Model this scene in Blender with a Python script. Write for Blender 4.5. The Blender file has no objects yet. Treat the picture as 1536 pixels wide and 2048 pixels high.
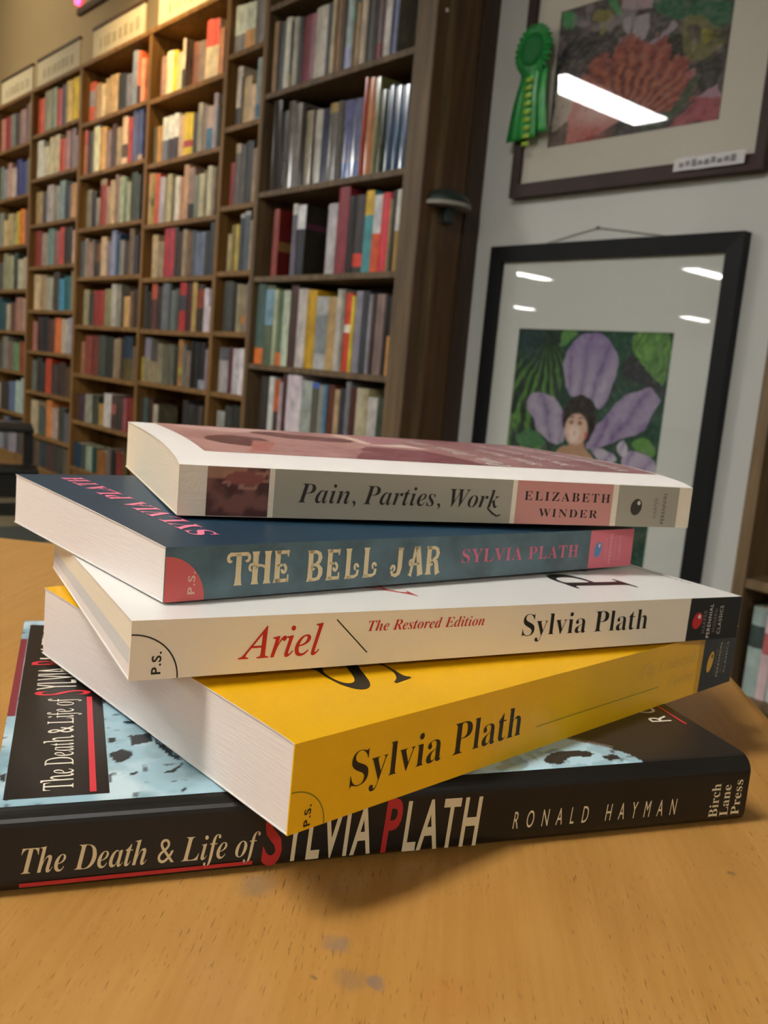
import bpy, bmesh, math, random
import numpy as np
from mathutils import Vector, Matrix
random.seed(7); rng = np.random.default_rng(5)
S = bpy.context.scene
COL = S.collection

# ------------------------------------------------------------------ camera, world, lights, exposure
CAM_H = 0.88185
cd = bpy.data.cameras.new('camera'); cam = bpy.data.objects.new('camera', cd); COL.objects.link(cam)
cd.sensor_fit = 'AUTO'; cd.sensor_width = 36.0; cd.lens = 1799.51 / 2048 * 36.0
cd.clip_start = 0.01; cd.clip_end = 100
RGT = Vector((0.640037, 0.763392, 0.087092)); UPV = Vector((-0.173716, 0.033359, 0.984231)); FWD = Vector((-0.748449, 0.645073, -0.153964))
m3 = Matrix((RGT, UPV, -FWD)).transposed()
cam.matrix_world = Matrix.Translation((0, 0, CAM_H)) @ m3.to_4x4()
cd.dof.use_dof = True; cd.dof.focus_distance = 0.245; cd.dof.aperture_fstop = 30.0
S.camera = cam
S.view_settings.view_transform = 'Standard'; S.view_settings.look = 'None'
S.view_settings.gamma = 1.0; S.view_settings.use_curve_mapping = False
S.view_settings.exposure = 1.22
EMIT = 26.0            # fluorescent diffusers
w = bpy.data.worlds.new('world'); S.world = w; w.use_nodes = True
w.node_tree.nodes['Background'].inputs[0].default_value = (1.0, 0.93, 0.82, 1)
w.node_tree.nodes['Background'].inputs[1].default_value = 0.02
S.cycles.use_denoising = True
S.cycles.max_bounces = 6; S.cycles.diffuse_bounces = 4; S.cycles.glossy_bounces = 3
S.cycles.transmission_bounces = 4; S.cycles.transparent_max_bounces = 8
S.cycles.sample_clamp_indirect = 6.0
S.cycles.caustics_reflective = False; S.cycles.caustics_refractive = False

def spot(name, loc, target, energy, color, size, blend=0.6, radius=0.05):
    l = bpy.data.lights.new(name, 'SPOT'); l.energy = energy; l.color = color
    l.spot_size = math.radians(size); l.spot_blend = blend; l.shadow_soft_size = radius
    o = bpy.data.objects.new(name, l); COL.objects.link(o); o.location = loc
    o.rotation_euler = (Vector(target) - Vector(loc)).to_track_quat('-Z', 'Y').to_euler()
    return o
# warm display spot over the bookcases, just out of the frame
spot('warm_display_spot', (-4.0, 1.25, 3.1), (-4.25, 2.15, 2.55), 64, (1.0, 0.70, 0.34), 88, 1.0, 0.05)
spot('warm_wall_fill', (-6.6, .7, 3.2), (-6.6, 2.2, 2.9), 30, (1.0, 0.84, 0.62), 120, 1.0, 0.08)  # added unseen fill spot, brightens the upper tan wall

# ------------------------------------------------------------------ helpers
def lin(c):
    return tuple(x / 12.92 if x <= 0.04045 else ((x + 0.055) / 1.055) ** 2.4 for x in c)
def hx(h, k=1.0):
    h = h.lstrip('#'); c = lin([int(h[i:i + 2], 16) / 255 for i in (0, 2, 4)])
    return tuple(min(0.92, x * k) for x in c)
MATS = {}
def mat(name, col=None, rough=0.5, noise=None, bump=None, attr=False, spec=0.5, metal=0.0, emit=None, coat=0.0):
    """procedural principled material; noise=(scale, amount, stretch), bump=(scale, strength)"""
    if name in MATS: return MATS[name]
    m = bpy.data.materials.new(name); m.use_nodes = True; nt = m.node_tree
    b = nt.nodes['Principled BSDF']; b.inputs['Roughness'].default_value = rough
    b.inputs['Specular IOR Level'].default_value = spec; b.inputs['Metallic'].default_value = metal
    b.inputs['Coat Weight'].default_value = coat; b.inputs['Coat Roughness'].default_value = 0.12
    if isinstance(col, str): col = hx(col)
    src = None
    if attr:
        a = nt.nodes.new('ShaderNodeAttribute'); a.attribute_name = 'Col'; src = a.outputs['Color']
    else:
        b.inputs['Base Color'].default_value = (*col, 1)
    tc = nt.nodes.new('ShaderNodeTexCoord')
    if noise:
        mp = nt.nodes.new('ShaderNodeMapping'); mp.inputs['Scale'].default_value = noise[2] if len(noise) > 2 else (1, 1, 1)
        nt.links.new(tc.outputs['Object'], mp.inputs[0])
        n = nt.nodes.new('ShaderNodeTexNoise'); n.inputs['Scale'].default_value = noise[0]; n.inputs['Detail'].default_value = 5
        nt.links.new(mp.outputs[0], n.inputs['Vector'])
        r = nt.nodes.new('ShaderNodeMapRange'); r.inputs['From Min'].default_value = 0.3; r.inputs['From Max'].default_value = 0.7
        r.inputs['To Min'].default_value = 1 - noise[1]; r.inputs['To Max'].default_value = 1 + noise[1]
        nt.links.new(n.outputs['Fac'], r.inputs['Value'])
        mx = nt.nodes.new('ShaderNodeVectorMath'); mx.operation = 'SCALE'
        if src: nt.links.new(src, mx.inputs[0])
        else: mx.inputs[0].default_value = col
        nt.links.new(r.outputs[0], mx.inputs['Scale']); src = mx.outputs[0]
    if src: nt.links.new(src, b.inputs['Base Color'])
    if bump:
        n2 = nt.nodes.new('ShaderNodeTexNoise'); n2.inputs['Scale'].default_value = bump[0]; n2.inputs['Detail'].default_value = 4
        if len(bump) > 2:
            mp2 = nt.nodes.new('ShaderNodeMapping'); mp2.inputs['Scale'].default_value = bump[2]
            nt.links.new(tc.outputs['Object'], mp2.inputs[0]); nt.links.new(mp2.outputs[0], n2.inputs['Vector'])
        else: nt.links.new(tc.outputs['Object'], n2.inputs['Vector'])
        bp = nt.nodes.new('ShaderNodeBump'); bp.inputs['Strength'].default_value = bump[1]; bp.inputs['Distance'].default_value = 0.001
        nt.links.new(n2.outputs['Fac'], bp.inputs['Height']); nt.links.new(bp.outputs[0], b.inputs['Normal'])
    if emit:
        b.inputs['Emission Color'].default_value = (*emit[0], 1); b.inputs['Emission Strength'].default_value = emit[1]
    MATS[name] = m; return m

class MB:
    """collects faces with a material and a colour per vertex, then links ONE mesh object"""
    def __init__(s): s.v = []; s.f = []; s.m = []; s.c = []; s.mats = []
    def mi(s, m):
        if m not in s.mats: s.mats.append(m)
        return s.mats.index(m)
    def add(s, verts, faces, m, col=(1, 1, 1)):
        o = len(s.v); i = s.mi(m); s.v += [tuple(v) for v in verts]
        s.c += [tuple(c) for c in col] if (len(col) == len(verts) and hasattr(col[0], '__len__')) else [tuple(col)] * len(verts)
        for f in faces: s.f.append([o + k for k in f]); s.m.append(i)
        return s
    def box(s, lo, hi, m, col=(1, 1, 1), skip=''):
        (a, b, c), (d, e, f) = lo, hi
        v = [(a, b, c), (d, b, c), (d, e, c), (a, e, c), (a, b, f), (d, b, f), (d, e, f), (a, e, f)]
        F = {'b': (0, 3, 2, 1), 't': (4, 5, 6, 7), 'f': (0, 1, 5, 4), 'r': (1, 2, 6, 5), 'k': (2, 3, 7, 6), 'l': (3, 0, 4, 7)}
        return s.add(v, [F[k] for k in F if k not in skip], m, col)
    def grid(s, P, m, col=None, flip=False):
        ny, nx = len(P), len(P[0]); v = [p for r in P for p in r]; f = []
        for j in range(ny - 1):
            for i in range(nx - 1):
                q = (j * nx + i, j * nx + i + 1, (j + 1) * nx + i + 1, (j + 1) * nx + i)
                f.append(q[::-1] if flip else q)
        return s.add(v, f, m, col if col is not None else (1, 1, 1))
    def tube(s, pts, r, m, n=8, col=(1, 1, 1)):
        pts = [Vector(p) for p in pts]; rs = r if hasattr(r, '__len__') else [r] * len(pts); P = []
        for k, p in enumerate(pts):
            t = (pts[min(k + 1, len(pts) - 1)] - pts[max(k - 1, 0)]).normalized()
            a = t.cross(Vector((0, 0, 1)) if abs(t.z) < .9 else Vector((1, 0, 0))).normalized(); b = t.cross(a)
            P.append([p + (a * math.cos(q) + b * math.sin(q)) * rs[k] for q in [2 * math.pi * i / n for i in range(n + 1)]])
        s.grid(P, m, [col] * (len(pts) * (n + 1)))
        s.add(P[0][:-1], [tuple(range(n))], m, col); s.add(P[-1][:-1], [tuple(range(n))[::-1]], m, col)
        return s
    def build(s, name, parent=None, smooth=False, bevel=0.0, solid=0.0, merge=False):
        me = bpy.data.meshes.new(name); me.from_pydata([tuple(v) for v in s.v], [], s.f); me.validate()
        for m in s.mats: me.materials.append(m)
        if len(me.polygons) == len(s.m): me.polygons.foreach_set('material_index', s.m)
        ca = me.color_attributes.new('Col', 'FLOAT_COLOR', 'POINT')
        ca.data.foreach_set('color', [x for c in s.c for x in (c[0], c[1], c[2], 1.0)])
        if merge:
            bm = bmesh.new(); bm.from_mesh(me); bmesh.ops.remove_doubles(bm, verts=bm.verts, dist=1e-6); bm.to_mesh(me); bm.free()
        if smooth: me.polygons.foreach_set('use_smooth', [True] * len(me.polygons))
        me.update()
        o = bpy.data.objects.new(name, me); COL.objects.link(o)
        if parent: o.parent = parent
        if bevel:
            bv = o.modifiers.new('bevel', 'BEVEL'); bv.width = bevel; bv.segments = 2; bv.limit_method = 'ANGLE'
        if solid:
            so = o.modifiers.new('solid', 'SOLIDIFY'); so.thickness = solid
        return o
def tag(o, label=None, cat=None, group=None, kind=None):
    if label: o['label'] = label
    if cat: o['category'] = cat
    if group: o['group'] = group
    if kind: o['kind'] = kind
    return o
def empty(name, loc, label, cat, group=None):
    o = bpy.data.objects.new(name, None); COL.objects.link(o); o.location = loc; o.empty_display_size = 0.05
    return tag(o, label, cat, group)

# lettering: built-in font outlines turned into flat faces
def mathfont(s, st):
    b = {'b': (0x1D400, 0x1D41A), 'i': (0x1D434, 0x1D44E), 'iu': (0x1D434, 0x1D44E), 'bi': (0x1D468, 0x1D482)}[st]; o = ''
    for c in s:
        if 'A' <= c <= 'Z': o += chr(b[0] + ord(c) - 65)
        elif 'a' <= c <= 'z': o += chr(b[1] + ord(c) - 97) if not (c == 'h' and st in 'iu') else '\u210e'
        else: o += c
    return o
_tc = {}
def glyphs(s, st, space=1.0, off=0.0, shear=0.0):
    key = (s, st, space, off, shear)
    if key in _tc: return _tc[key]
    c = bpy.data.curves.new('lettering', 'FONT'); c.body = s if st == 's' else mathfont(s, st)
    c.size = 1.0; c.space_character = space; c.offset = off; c.shear = shear + (-0.24 if st == 'iu' else 0.0); c.resolution_u = 4
    o = bpy.data.objects.new('lettering', c); COL.objects.link(o)
    bpy.context.view_layer.update()
    dg = bpy.context.evaluated_depsgraph_get(); oe = o.evaluated_get(dg); me = oe.to_mesh()
    V = np.array([v.co[:2] for v in me.vertices]) if len(me.vertices) else np.zeros((0, 2))
    F = [list(p.vertices) for p in me.polygons]
    oe.to_mesh_clear(); bpy.data.objects.remove(o); bpy.data.curves.remove(c)
    _tc[key] = (V, F); return V, F
CAPH = {}
def text(mb, s, st, x0, x1, y0, cap, m, fn, space=1.0, off=0.0, shear=0.0, slope=0.0, cuts=None):
    """letters of s between x0..x1 (baseline y0, capital height cap, slope = baseline drift), placed by fn(x, y) -> 3D"""
    V, F = glyphs(s, st, space, off, shear)
    if st not in CAPH: CAPH[st] = glyphs('H', st)[0][:, 1].max()
    if not len(V): return
    a, b = V[:, 0].min(), V[:, 0].max()
    X = x0 + (V[:, 0] - a) / (b - a) * (x1 - x0); Y = y0 + V[:, 1] / CAPH[st] * cap + slope * (X - x0) / max(1e-9, (x1 - x0))
    if cuts is None:
        mb.add([fn(x, y) for x, y in zip(X, Y)], F, m)
    else:
        bm = bmesh.new(); vs = [bm.verts.new((x, y, 0)) for x, y in zip(X, Y)]
        for f in F:
            try: bm.faces.new([vs[k] for k in f])
            except ValueError: pass
        for cx in cuts:
            bmesh.ops.bisect_plane(bm, geom=bm.verts[:] + bm.edges[:] + bm.faces[:], plane_co=(cx, 0, 0), plane_no=(1, 0, 0))
        bm.verts.index_update()
        mb.add([fn(v.co.x, v.co.y) for v in bm.verts], [[v.index for v in f.verts] for f in bm.faces], m); bm.free()
def ribbon(mb, pts, m, fn, closed=False):
    """pts (x, y, width): a flat pen stroke"""
    L = []; R_ = []
    for k, (x, y, wd) in enumerate(pts):
        p0 = pts[max(k - 1, 0)]; p1 = pts[min(k + 1, len(pts) - 1)]
        dx, dy = p1[0] - p0[0], p1[1] - p0[1]; d = math.hypot(dx, dy) or 1
        nx, ny = -dy / d * wd / 2, dx / d * wd / 2
        L.append(fn(x + nx, y + ny)); R_.append(fn(x - nx, y - ny))
    n = len(pts); mb.add(L + R_, [(n + k, n + k + 1, k + 1, k) for k in range(n - 1)], m)
def disc(mb, cx, cy, rx, ry, m, fn, n=28, rot=0.0):
    c, s_ = math.cos(rot), math.sin(rot)
    mb.add([fn(cx + rx * math.cos(t) * c - ry * math.sin(t) * s_, cy + rx * math.cos(t) * s_ + ry * math.sin(t) * c) for t in [2 * math.pi * k / n for k in range(n)]], [tuple(range(n))], m)
def rect(mb, x0, y0, x1, y1, m, fn, nx=1):
    xs = [x0 + (x1 - x0) * k / nx for k in range(nx + 1)]
    mb.add([fn(x, y0) for x in xs] + [fn(x, y1) for x in xs], [(k, k + 1, nx + 2 + k, nx + 1 + k) for k in range(nx)], m)

# numpy painting tools for printed pictures
def vnoise(x, y, seed, f):
    r = np.random.default_rng(seed); G = r.random((64, 64)); x = (x * f) % 63; y = (y * f) % 63
    i = x.astype(int); j = y.astype(int); a = x - i; b = y - j; a = a * a * (3 - 2 * a); b = b * b * (3 - 2 * b)
    return (G[j, i] * (1 - a) + G[j, i + 1] * a) * (1 - b) + (G[j + 1, i] * (1 - a) + G[j + 1, i + 1] * a) * b
def fbm(x, y, seed, f):
    return (vnoise(x, y, seed, f) + .5 * vnoise(x, y, seed + 1, 2 * f) + .25 * vnoise(x, y, seed + 2, 4 * f)) / 1.75
def inpoly(x, y, P):
    r = np.zeros(x.shape, bool); n = len(P)
    for k in range(n):
        (ax, ay), (bx, by) = P[k], P[(k + 1) % n]
        if ay == by: continue
        c = ((ay > y) != (by > y)) & (x < (bx - ax) * (y - ay) / (by - ay) + ax); r ^= c
    return r
class Paint:
    def __init__(s, nx, ny, base, ax, ay):   # ax, ay: extent of the picture in its own units
        s.nx, s.ny = nx, ny
        s.x, s.y = np.meshgrid(np.linspace(*ax, nx), np.linspace(*ay, ny)); s.c = np.ones((ny, nx, 3)) * np.array(hx(base))
    def put(s, mask, col, a=1.0, streak=None):
        c = np.array(hx(col)) if isinstance(col, str) else col
        mk = (mask.astype(float) * a)[..., None]; s.c = s.c * (1 - mk) + c * mk
    def poly(s, P, col, a=1.0, wob=0.0, seed=1, fr=20, smooth=2):
        P = [tuple(p) for p in P]
        for _ in range(smooth if len(P) > 4 else 0):
            P = [q for k in range(len(P)) for q in ((P[k][0] * .75 + P[(k + 1) % len(P)][0] * .25, P[k][1] * .75 + P[(k + 1) % len(P)][1] * .25), (P[k][0] * .25 + P[(k + 1) % len(P)][0] * .75, P[k][1] * .25 + P[(k + 1) % len(P)][1] * .75))]
        x, y = s.x, s.y
        if wob: x = x + (fbm(s.x, s.y, seed, fr) - .5) * wob; y = y + (fbm(s.x, s.y, seed + 9, fr) - .5) * wob
        m = inpoly(x, y, P); s.put(m, col, a); return m
    def ell(s, cx, cy, rx, ry, col, a=1.0, soft=0.0):
        d = ((s.x - cx) / rx) ** 2 + ((s.y - cy) / ry) ** 2
        m = np.clip((1 - d) / soft, 0, 1) if soft else (d < 1); s.put(m, col, a); return d < 1
    def cols(s): return [tuple(c) for c in s.c.reshape(-1, 3)]

# ------------------------------------------------------------------ materials
ART = mat('printed_picture', rough=0.38, attr=True)
PAINTING = mat('watercolour_paper', rough=0.7, attr=True, spec=0.2)
WOOD = mat('case_wood', hx('86602e'), 0.5, noise=(6, .35, (8, 8, .6)), bump=(30, .25, (6, 6, .6)))
WOODD = mat('dark_case_wood', hx('6c563a'), 0.55, noise=(6, .35, (8, 8, .6)), bump=(30, .25, (6, 6, .6)))
WOODT = mat('trim_wood', hx('54391f'), 0.5, noise=(6, .35, (8, 8, .6)), bump=(30, .25, (6, 6, .6)))
PLASTER = mat('white_wall_paint', hx('d2d1cb'), 0.75, noise=(2, .03), bump=(60, .15))
TANWALL = mat('tan_wall_paint', hx('b09c76'), 0.8, noise=(2, .03), bump=(60, .15))
CEIL = mat('ceiling_tile', hx('d8d4c8'), 0.9, noise=(4, .04), bump=(80, .3))
PAPERW = mat('white_pages', hx('dcd3cc'), 0.85, noise=(60, .03, (1, 1, 40)), bump=(220, .12, (.4, .4, 12)), spec=0.2)
PAPERC = mat('cream_pages', hx('dccfb6'), 0.85, noise=(60, .03, (1, 1, 40)), bump=(220, .12, (.4, .4, 12)), spec=0.2)
PAPERG = mat('grey_pages', hx('c6c3bd'), 0.85, noise=(60, .03, (1, 1, 40)), bump=(220, .12, (.4, .4, 12)), spec=0.2)
def ink(h, rough=0.4): return mat('print_' + h, hx(h), rough, spec=0.4)

# ------------------------------------------------------------------ room
def struct(name, mb): return tag(mb.build(name), kind='structure')
RX0, RX1, RY0, WY, RZ = -21.0, 5.6, -19.0, 2.27, 3.5
# striped carpet: bands running away from the camera
fm = bpy.data.materials.new('striped_carpet'); fm.use_nodes = True; nt = fm.node_tree; b = nt.nodes['Principled BSDF']; b.inputs['Roughness'].default_value = .9
tc = nt.nodes.new('ShaderNodeTexCoord'); sx = nt.nodes.new('ShaderNodeSeparateXYZ'); nt.links.new(tc.outputs['Object'], sx.inputs[0])
ad = nt.nodes.new('ShaderNodeMath'); ad.operation = 'ADD'; ad.inputs[1].default_value = 40 + 4.6; nt.links.new(sx.outputs['X'], ad.inputs[0])
mo = nt.nodes.new('ShaderNodeMath'); mo.operation = 'MODULO'; mo.inputs[1].default_value = 0.66; nt.links.new(ad.outputs[0], mo.inputs[0])
st = nt.nodes.new('ShaderNodeMath'); st.operation = 'GREATER_THAN'; st.inputs[1].default_value = 0.39; nt.links.new(mo.outputs[0], st.inputs[0])
mx = nt.nodes.new('ShaderNodeMix'); mx.data_type = 'RGBA'; mx.inputs[6].default_value = (*hx('3d4038'), 1); mx.inputs[7].default_value = (*hx('7d6f52'), 1)
nt.links.new(st.outputs[0], mx.inputs[0]); nt.links.new(mx.outputs[2], b.inputs['Base Color'])
nn = nt.nodes.new('ShaderNodeTexNoise'); nn.inputs['Scale'].default_value = 400; bp = nt.nodes.new('ShaderNodeBump'); bp.inputs['Strength'].default_value = .4
nt.links.new(tc.outputs['Object'], nn.inputs['Vector']); nt.links.new(nn.outputs['Fac'], bp.inputs['Height']); nt.links.new(bp.outputs[0], b.inputs['Normal'])
struct('floor', MB().box((RX0, RY0, -.1), (RX1, WY + .1, 0), fm))
struct('ceiling', MB().box((RX0, RY0, RZ), (RX1, WY + .1, RZ + .1), CEIL))
struct('wall_back', MB().box((-3.27, WY, 0), (RX1, WY + .1, RZ), PLASTER))
struct('wall_back_left', MB().box((RX0, WY, 0), (-3.27, WY + .1, RZ), TANWALL))
struct('wall_left', MB().box((RX0 - .1, RY0, 0), (RX0, WY + .1, RZ), TANWALL))
struct('wall_right', MB().box((RX1, RY0, 0), (RX1 + .1, WY + .1, RZ), PLASTER))
struct('wall_front', MB().box((RX0, RY0 - .1, 0), (RX1, RY0, RZ), PLASTER))

# ceiling fluorescent fixtures
DIFF = mat('light_diffuser', (1, 1, 1), .4, emit=((1.0, 0.985, 0.95), EMIT))
HOUS = mat('light_housing', hx('dddddd'), .5, noise=(5, .02))
LIGHTS = [(-4.40, -1.05), (-4.4, -5.2), (-8.4, -1.05), (-8.4, -5.2), (-8.45, -9.45), (-12.1, -5.2), (-12.1, -9.1), (-17.3, -14.7), (-13.4, -17.3), (-4.4, -9.4), (-.6, -1.05), (-.6, -5.2), (3.2, -1.05), (3.2, -5.2), (-16.2, -5.2)]  # five show in the painting glass; the rest are unseen, added for light
LZ = 3.0
def light_fixture(x, y):
    o = empty('ceiling_light', (x, y, LZ), 'long white fluorescent ceiling light reflected large in the upper painting', 'light', 'ceiling lights')
    h = MB(); h.box((-.18, -.64, -.05), (-.155, .64, 0), HOUS); h.box((.155, -.64, -.05), (.18, .64, 0), HOUS)
    h.box((-.155, -.64, -.05), (.155, -.615, 0), HOUS); h.box((-.155, .615, -.05), (.155, .64, 0), HOUS); h.build('housing', o)
    MB().box((-.155, -.615, -.045), (.155, .615, -.02), DIFF).build('diffuser', o); MB().box((-.155, -.615, -.015), (.155, .615, 0), HOUS).build('tray', o)
    for yy in (-.45, .45): MB().tube([(0, yy, 0), (0, yy, RZ - LZ)], .006, HOUS, 8).build('hanging_rod', o)
    return o
def copy_tree(o, parent=None):
    c = o.copy(); COL.objects.link(c); c.parent = parent
    for ch in [k for k in bpy.data.objects if k.parent == o]: copy_tree(ch, c)
    return c
L0 = light_fixture(*LIGHTS[0])
for x, y in LIGHTS[1:]:
    c = copy_tree(L0); c.location = (x, y, LZ)
    c['label'] = {(-8.45, -9.45): 'ceiling light reflected at the top right of the lower painting', (-12.1, -9.1): 'ceiling light reflected at the top left of the lower painting', (-17.3, -14.7): 'far ceiling light, smaller reflection at left in the lower painting', (-13.4, -17.3): 'far ceiling light, smaller reflection at right in the lower painting'}.get((x, y), 'unseen fluorescent ceiling light added over the shop floor for more light')

# ------------------------------------------------------------------ table
def table():
    t = empty('table', (-0.301, 0.509, 0), 'square honey coloured wooden table under the stack of books', 'table')
    t.rotation_euler = (0, 0, math.radians(-45))   # local +x runs along the right edge
    m = bpy.data.materials.new('honey_maple'); m.use_nodes = True; nt = m.node_tree; N = nt.nodes.new; Lk = nt.links.new
    b = nt.nodes['Principled BSDF']; b.inputs['Roughness'].default_value = .38; b.inputs['Coat Weight'].default_value = .25; b.inputs['Coat Roughness'].default_value = .25
    tc = N('ShaderNodeTexCoord')
    def noise(sc, scale, det=6):
        mp = N('ShaderNodeMapping'); mp.inputs['Scale'].default_value = sc; Lk(tc.outputs['Object'], mp.inputs[0])
        n = N('ShaderNodeTexNoise'); n.inputs['Scale'].default_value = scale; n.inputs['Detail'].default_value = det; Lk(mp.outputs[0], n.inputs['Vector']); return n.outputs['Fac']
    def ramp(f, stops):
        r = N('ShaderNodeValToRGB'); Lk(f, r.inputs[0]); e = r.color_ramp.elements
        for k, (p, c) in enumerate(stops):
            el = e[k] if k < 2 else e.new(p)
            el.position = p; el.color = (*c, 1)
        return r.outputs[0]
    def mix(fac, a, c, mode='MIX'):
        x = N('ShaderNodeMix'); x.data_type = 'RGBA'; x.blend_type = mode
        if hasattr(fac, 'links'): Lk(fac, x.inputs[0])
        else: x.inputs[0].default_value = fac
        for s_, v in ((6, a), (7, c)):
            if hasattr(v, 'links'): Lk(v, x.inputs[s_])
            else: x.inputs[s_].default_value = (*v, 1)
        return x.outputs[2]
    c = ramp(noise((2.2, 7, 7), 6), [(.3, hx('9a6c30')), (.52, hx('b68444')), (.72, hx('c69a58'))])
    c = mix(.35, c, ramp(noise((3, 60, 60), 6), [(.35, hx('94662a')), (.65, hx('c49856'))]))
    # plank seams: slightly different tone per board
    sx = N('ShaderNodeSeparateXYZ'); Lk(tc.outputs['Object'], sx.inputs[0])
    dv = N('ShaderNodeMath'); dv.operation = 'MULTIPLY'; dv.inputs[1].default_value = 1 / .083; Lk(sx.outputs['Y'], dv.inputs[0])
    fl = N('ShaderNodeMath'); fl.operation = 'FLOOR'; Lk(dv.outputs[0], fl.inputs[0])
    wn = N('ShaderNodeTexWhiteNoise'); wn.noise_dimensions = '1D'; Lk(fl.outputs[0], wn.inputs['W'])
    c = mix(.55, c, ramp(wn.outputs['Value'], [(0, hx('a67434')), (1, hx('c0904e'))]))
    # dark pore flecks along the grain
    pf = ramp(noise((22, 170, 170), 9, 2), [(.62, (0, 0, 0)), (.72, (1, 1, 1))]); pz = ramp(noise((1, 1, 1), 14, 2), [(.42, (0, 0, 0)), (.6, (1, 1, 1))])
    pm = N('ShaderNodeMath'); pm.operation = 'MULTIPLY'; Lk(pf, pm.inputs[0]); Lk(pz, pm.inputs[1])
    pq = N('ShaderNodeMath'); pq.operation = 'MULTIPLY'; pq.inputs[1].default_value = .75; Lk(pm.outputs[0], pq.inputs[0])
    c = mix(pq.outputs[0], c, hx('5a3414'))
    # old ink stains (object-space spots with rough edges)
    dn = N('ShaderNodeTexNoise'); dn.inputs['Scale'].default_value = 160; Lk(tc.outputs['Object'], dn.inputs['Vector'])
    for (px, py, r0, r1, col, amt) in STAINS:
        ds = N('ShaderNodeVectorMath'); ds.operation = 'DISTANCE'; Lk(tc.outputs['Object'], ds.inputs[0]); ds.inputs[1].default_value = (px, py, 0)
        a1 = N('ShaderNodeMath'); a1.operation = 'MULTIPLY_ADD'; a1.inputs[1].default_value = .009; Lk(dn.outputs['Fac'], a1.inputs[0]); Lk(ds.outputs['Value'], a1.inputs[2])
        mr = N('ShaderNodeMapRange'); mr.inputs['From Min'].default_value = r0 + .0045; mr.inputs['From Max'].default_value = r1 + .0045; mr.inputs['To Min'].default_value = amt; mr.inputs['To Max'].default_value = 0; Lk(a1.outputs[0], mr.inputs['Value'])
        c = mix(mr.outputs[0], c, hx(col))
    Lk(c, b.inputs['Base Color'])
    bp = N('ShaderNodeBump'); bp.inputs['Strength'].default_value = .12; bp.inputs['Distance'].default_value = .0004
    Lk(noise((6, 90, 90), 9, 3), bp.inputs['Height']); Lk(bp.outputs[0], b.inputs['Normal'])
    # rounded-corner slab, local x from 0..A along right edge, y from -A..0
    A_ = .78; r = .03; pts = []
    for cx, cy, a0 in ((A_ - r, -r, 0), (r, -r, 90), (r, -A_ + r, 180), (A_ - r, -A_ + r, 270)):
        for k in range(9):
            a = math.radians(a0 + k * 11.25); pts.append((cx + r * math.cos(a), cy + r * math.sin(a), cx, cy))
    n = len(pts); mb = MB(); rings = []
    for dz, ins in ((0, .006), (-.0018, .0018), (-.006, 0), (-.024, 0), (-.03, .004)):
        ring = []
        for x, y, cx, cy in pts:
            d = math.hypot(x - cx, y - cy); f = (d - ins) / d; ring.append((cx + (x - cx) * f, cy + (y - cy) * f, dz))
        rings.append(ring + [ring[0]])
    mb.grid(rings, m, flip=True); mb.add(rings[0][:-1], [tuple(range(n))], m); mb.add(rings[-1][:-1], [tuple(range(n))[::-1]], m)
    tp = mb.build('tabletop', t); tp.location = (0, 0, .75)
    wd = mat('table_leg_wood', hx('b0702c'), .45, noise=(6, .2, (8, 8, .6)))
    MB().box((.06, -A_ + .06, .64), (A_ - .06, -.06, .72), wd, skip='t').build('apron', t)
    for x in (.05, A_ - .11):
        for y in (-.11, -A_ + .05): MB().box((x, y, 0), (x + .06, y + .06, .72), wd).build('leg', t, bevel=.004)
    return t
STAINS = [(0.3823, -0.1620, 0.001, 0.0042, '7a6a5e', 0.55), (0.3946, -0.1587, 0.002, 0.005, '7a6550', 0.4), (0.3938, -0.1527, 0.001, 0.0022, '6a6468', 0.5), (0.3921, -0.1661, 0.0002, 0.0011, '24364a', 0.9), (0.3950, -0.1661, 0.0002, 0.001, '24364a', 0.8), (0.3270, -0.0586, 0.0004, 0.0016, '3a3c3e', 0.85), (0.3638, -0.1867, 0.002, 0.006, '6a6458', 0.45), (0.3962, -0.1367, 0.004, 0.012, 'a8682a', 0.3)]
table()

# ------------------------------------------------------------------ the five stacked books
MM = .001
def frame_of(o, Bcols):
    M = Matrix(((Bcols[0][0], Bcols[0][1], Bcols[0][2], o[0]), (Bcols[1][0], Bcols[1][1], Bcols[1][2], o[1]), (Bcols[2][0], Bcols[2][1], Bcols[2][2], o[2]), (0, 0, 0, 1)))
    return M
FR = [((-0.204645, 0.063030, 0.750000), ((0.362052, -0.932158, 4.6e-05), (0.932158, 0.362052, 0.000354), (-0.000347, -8.6e-05, 1.0)), 0.22141, 0.15658, 0.02179, 0.02115),
      ((-0.159929, 0.116731, 0.772090), ((-0.044118, -0.998927, 0.014073), (0.999024, -0.04408, 0.002959), (-0.002335, 0.014189, 0.999897)), 0.21953, 0.14481, 0.02305, 0.02371),
      ((-0.203325, 0.095556, 0.799402), ((0.203866, -0.978994, 0.003229), (0.978884, 0.203891, 0.014677), (-0.015027, 0.000168, 0.999887)), 0.22204, 0.12468, 0.01577, 0.01274),
      ((-0.214886, 0.109941, 0.814822), ((0.038357, -0.998997, -0.023095), (0.999171, 0.038027, 0.014557), (-0.013664, -0.023634, 0.999627)), 0.20342, 0.13650, 0.01522, 0.01863),
      ((-0.252295, 0.132176, 0.830780), ((0.301608, -0.953357, -0.011928), (0.953415, 0.301505, 0.00974), (-0.005689, -0.01431, 0.999881)), 0.20285, 0.13350, 0.01611, 0.02006)]
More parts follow.
